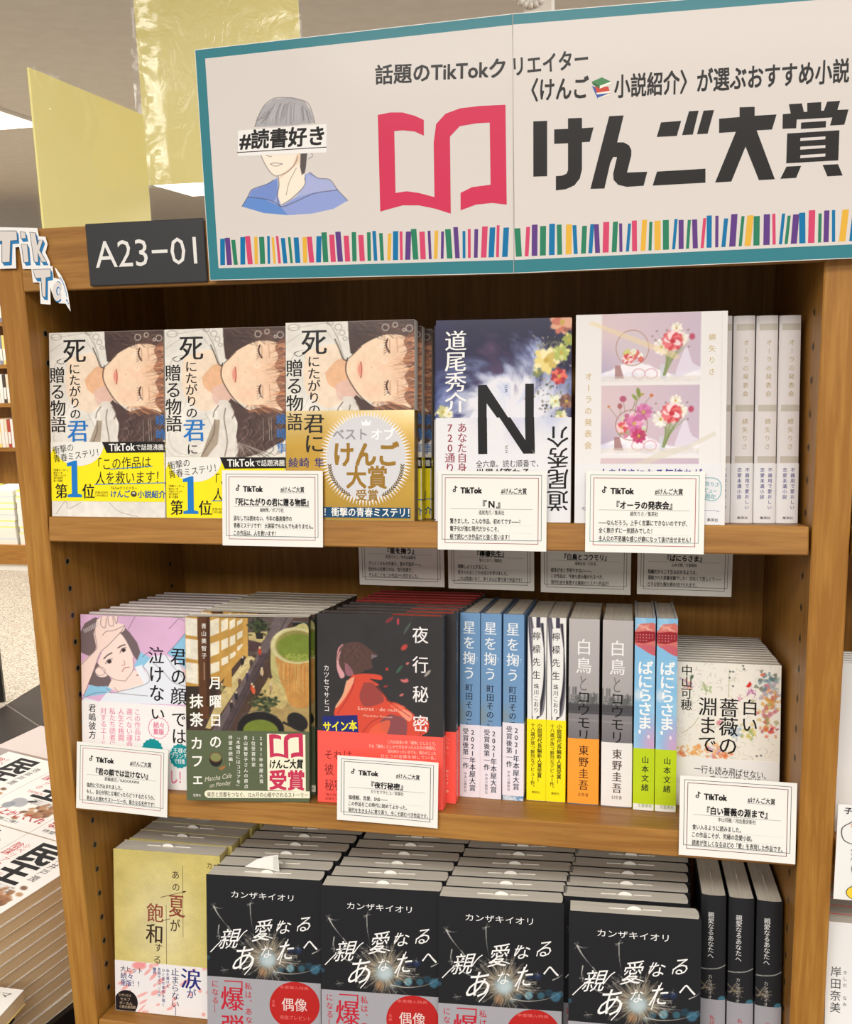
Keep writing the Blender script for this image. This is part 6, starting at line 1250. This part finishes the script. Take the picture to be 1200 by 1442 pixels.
# ================================================================== display table to the left, stacked with flat novels
TE = Vector((0.265, 0.964, 0)).normalized(); TN = Vector((-TE.y, TE.x, 0))
TZ = Z0 - 0.52
TM = Matrix(((TE.x, TN.x, 0, -0.1345), (TE.y, TN.y, 0, 0.0278), (0, 0, 1, 0), (0, 0, 0, 1)))
TM = Matrix(((TE.x, TN.x, 0, -0.158), (TE.y, TN.y, 0, 0.060), (0, 0, 1, 0), (0, 0, 0, 1)))
TBL = Z0 - 0.52 - 0.0172 * 11
t = empty('display_table', 'low display table loaded with flat stacks of novels left of the bookcase', 'table', None, TM)
mb = MB(); mb.box(-0.040, -0.008, TBL - 0.03, 0.485, 0.56, TBL - 0.0004); mb.build('table_top', M['black'], t)
mb = MB(); mb.box(-0.035, 0.0, 0.0, 0.33, 0.54, TBL - 0.0305); mb.build('cabinet', M['black'], t)
mb = MB(); mb.box(-0.025, 0.136, TBL, 0.345, 0.39, TZ - 0.0350); mb.box(0.165, 0.004, TBL, 0.345, 0.1355, TZ - 0.0350); mb.build('riser', M['white'], t)
mb = MB(); mb.box(0.376, 0.06, TBL, 0.478, 0.46, TZ - 0.012); mb.build('pale_box', noisy('pale_pink_board', (206, 192, 188), (216, 202, 196), 5), t)
def pod_cover(mb, W, H, z):
    mp = lambda u, v, l: np.stack([u, v, z + 0.0001 + l * LY + 0 * u], -1)
    s = Surf(mb, W, H, [(0, 0), (130, 0), (130, 190), (0, 190)], mp)
    A = Art(W, H, [(0, 0), (130, 0), (130, 190), (0, 190)], (234, 231, 228), 0.001); g = random.Random(4)
    for k in range(50): A.ell(g.gauss(96, 12), g.gauss(138, 10), 6, 4, g.choice([(150, 106, 74), (176, 130, 92), (110, 74, 52)]), 0.9, 0.3, g.uniform(0, 3))
    A.ell(40, 128, 17, 12, (160, 162, 170), 0.9, 0.1, 0.4); A.ell(30, 140, 10, 10, (140, 144, 152), 0.9, 0.1); A.line([(52, 120), (62, 116)], 5, (60, 56, 60), 1); A.paste(s)
    s.vtx('民王', 66, 8, 66, 108, 54, (16, 14, 16), 0.05, 2); s.vtx('池井戸潤', 104, 26, 104, 92, 13, (40, 38, 40), 0, 2); s.txt('TAMIOU', 20, 94, 56, 94, 6, (190, 60, 70), 0, 2, 0, True)
    s.vtx('シベリアの', 28, 20, 28, 84, 11, (196, 60, 70), 0, 2); s.vtx('陰謀', 14, 22, 14, 56, 15, (196, 60, 70), 0.01, 2)
    s.txt('なんとかしてくれ', 8, 158, 124, 158, 17, (186, 36, 52), 0.03, 2, 0.1)
    for i in range(3): s.txt('内閣総理大臣のとんでもない物語', 54, 112 + i * 5, 100, 112 + i * 5, 3.6, (60, 58, 60), 0, 2)
    s.txt('待望の第二弾！', 12, 176, 90, 176, 8, (50, 48, 50), 0, 2)
def flat_book(full):
    r = empty('novel', None, 'book'); W, H, T = 0.131, 0.189, 0.0168
    mb = MB(); mb.box(0, 0, 0, W, H, 0.0006, (228, 222, 212)); mb.box(0, 0, T - 0.0006, W, H, T, (230, 226, 220)); mb.box(0, 0, 0.0006, 0.0006, H, T - 0.0006, (230, 226, 220))
    if full: pod_cover(mb, W, H, T)
    mb.build('cover', M['paper'], r)
    mb = MB(); mb.box(0.0012, 0.0008, 0.0008, W - 0.0008, H - 0.0008, T - 0.0008); mb.build('page_block', M['pages_z'], r); return r
pod = flat_book(True); gp = 'flat novels stacked on the display table'
first = True
def flat_place(o, cx, cy, z, rot): o.matrix_world = TM @ Matrix.Translation((cx, cy, z)) @ Matrix.Rotation(rot, 4, 'Z') @ Matrix.Translation((-0.0655, -0.0945, 0)); return o
def flat_stack(cx, cy, n, lab):
    global first
    rg = random.Random(int(cx * 1000) + int(cy * 7000))
    for k in range(n):
        o = pod if first else copy_tree(pod); first = False
        flat_place(o, cx + (rg.uniform(-.0012, .0012) if k else 0), cy + (rg.uniform(-.001, .001) if k else 0), TZ - 0.0172 * (k + 1) + 0.0002, -math.pi / 2)
        tag(o, ('brush-lettered white novel topping the ' + lab) if k == 0 else '%s novel down in the %s' % (ORD[k], lab), None, gp)
for i, te in enumerate((0.065, 0.2565)):
    for j, tn in enumerate((0.0665, 0.1985, 0.3305)):
        flat_stack(te, tn, 11 if i == 0 and j == 0 else 2, (('tall stack at the display table edge', 'low pile behind the tall stack on the table', 'low pile at the table far left')[j] if i == 0 else ('low pile against the left post on the table', 'low middle pile at the table far end', 'low corner pile at the table far end')[j]))

# the small thin book in front of the table
mbk = empty('small_book', 'small white book lying low in front of the tall flat stack', 'book', None, Matrix.Translation((-0.116, 0.031, Z0 - 0.6205)))
mb = MB(); mb.box(-0.10, -0.14, 0.0192, 0.0, 0.0, 0.0202, (236, 234, 230)); mb.box(-0.10, -0.14, 0, 0, 0, 0.001, (226, 200, 120))
s = Surf(mb, 0.10, 0.14, [(0, 0), (100, 0), (100, 140), (0, 140)], lambda u, v, l: np.stack([u - 0.10, v - 0.14, 0.0203 + l * LY + 0 * u], -1))
s.txt('ママママ', 30, 12, 90, 12, 9, K, -0.01, 2); s.txt('マママ', 30, 26, 80, 26, 9, K, -0.01, 2); mb.build('cover', M['gloss'], mbk)
mb = MB(); mb.box(-0.099, -0.139, 0.001, -0.0008, -0.0008, 0.0192); mb.build('page_block', M['pages_z'], mbk)
st = empty('low_stand', 'dark low stand in front of the display table carrying the small white book', 'stand', None, Matrix.Translation((-0.18, -0.06, 0)))
mb = MB(); mb.box(-0.05, -0.08, Z0 - 0.635, 0.055, 0.08, Z0 - 0.6208); mb.build('stand_top', M['black'], st)
mb = MB(); mb.box(-0.045, -0.075, 0, 0.045, 0.07, Z0 - 0.6352); mb.build('body', M['black'], st)

# ================================================================== far side of the shop, seen past the left post
fb = empty('far_bookcase', 'distant wooden bookcase full of books seen past the left post', 'bookcase', None, Matrix.Translation((-5.2, 5.94, 0)))
mb = MB(); mb.box(0, 0, 0, 0.03, 0.30, 2.1); mb.build('side_panel', M['wood_v'], fb); mb = MB(); mb.box(1.5, 0, 0, 1.53, 0.30, 2.1); mb.build('side_panel', M['wood_v'], fb)
mb = MB(); mb.box(0, 0.301, 0, 1.53, 0.32, 2.1); mb.build('back_panel', M['wood_v'], fb)
SHB = (0.640, 0.985, 1.280, 1.60)
for z in SHB + (1.95,):
    mb = MB(); mb.box(0.031, 0, z, 1.499, 0.30, z + 0.03); mb.build('shelf_board', M['wood_h'], fb)
rg = random.Random(31); proto = []
for cn, c in (('red', (176, 80, 70)), ('white', (228, 224, 218)), ('blue-grey', (130, 136, 156)), ('yellow', (232, 206, 120)), ('dark', (80, 70, 66)), ('cream', (222, 208, 180)), ('tan', (206, 150, 120))):
    r = empty('far_book', None, 'book'); mb = MB(); mb.box(0, 0, 0, 0.026, 0.14, 0.22, c); mb.box(0.003, -0.0006, 0.03, 0.023, 0, 0.12, (230, 226, 220)); mb.build('cover', M['paper'], r); proto.append([r, False, cn])
for z, nm in zip(SHB, ('lowest', 'second', 'third', 'top')):
    x = 0.86
    while x < 1.26:
        p = rg.choice(proto); o = p[0] if not p[1] else copy_tree(p[0]); p[1] = True
        o.matrix_world = Matrix.Translation((-5.2 + x, 5.945, z + 0.0303)); x += 0.0285
        tag(o, 'blurred %s spine on the %s shelf of the distant bookcase' % (p[2], nm), None, 'books on the %s shelf of the distant bookcase' % nm)
for p in proto:
    if not p[1]:
        for ch in list(p[0].children): bpy.data.objects.remove(ch)
        bpy.data.objects.remove(p[0])
ft = empty('far_table', 'distant low wooden display table with a white base carrying magazine stacks', 'table', None, Matrix.Translation((-4.3, 4.735, 0)))
mb = MB(); mb.box(-0.2, 0, 0.046, 1.3, 0.7, 0.175); mb.build('wood_front', M['wood_h'], ft); mb = MB(); mb.box(-0.18, 0.01, 0.002, 1.28, 0.65, 0.0455); mb.build('white_base', M['white'], ft)
for i in range(3):
    for k in range(9):
        r = empty('magazine', '%s magazine in the %s distant pile on the far table' % (('topmost', 'second', 'third', 'fourth', 'fifth', 'sixth', 'seventh', 'eighth', 'lowest')[k], ('first', 'second', 'third')[i]), 'magazine', 'magazines on the distant table', Matrix.Translation((-3.80 + 0.245 * i + rg.uniform(-.004, .004), 4.755, 0.1755 + 0.040 * (8 - k))))
        mb = MB(); mb.box(0, 0, 0, 0.22, 0.28, 0.033, (226, 222, 212)); mb.box(0, 0, 0.0332, 0.22, 0.28, 0.0392, rg.choice([(228, 226, 220), (226, 234, 90), (206, 216, 226), (236, 232, 220), (230, 236, 110)]))
        mb.build('magazine_body', M['paper'], r)
ps = empty('poster_stand', 'black framed poster stand on the carpet, its black edge showing', 'poster stand', None, Matrix.Translation((-1.978, 2.60, 0.002)) @ Matrix.Rotation(0.35, 4, 'Z'))
mb = MB(); mb.box(-0.42, -0.012, 0.03, -0.395, 0.012, 1.05); mb.box(-0.025, -0.012, 0.0, 0.0, 0.012, 1.05); mb.box(-0.395, -0.012, 1.025, -0.025, 0.012, 1.05); mb.build('frame', M['black'], ps)
mb = MB(); mb.box(-0.3945, -0.004, 0.07, -0.0255, 0.004, 1.0245, (232, 236, 242)); mb.box(-0.36, -0.0046, 0.12, -0.06, -0.004, 0.3, (40, 90, 170)); mb.build('poster', M['paper'], ps)
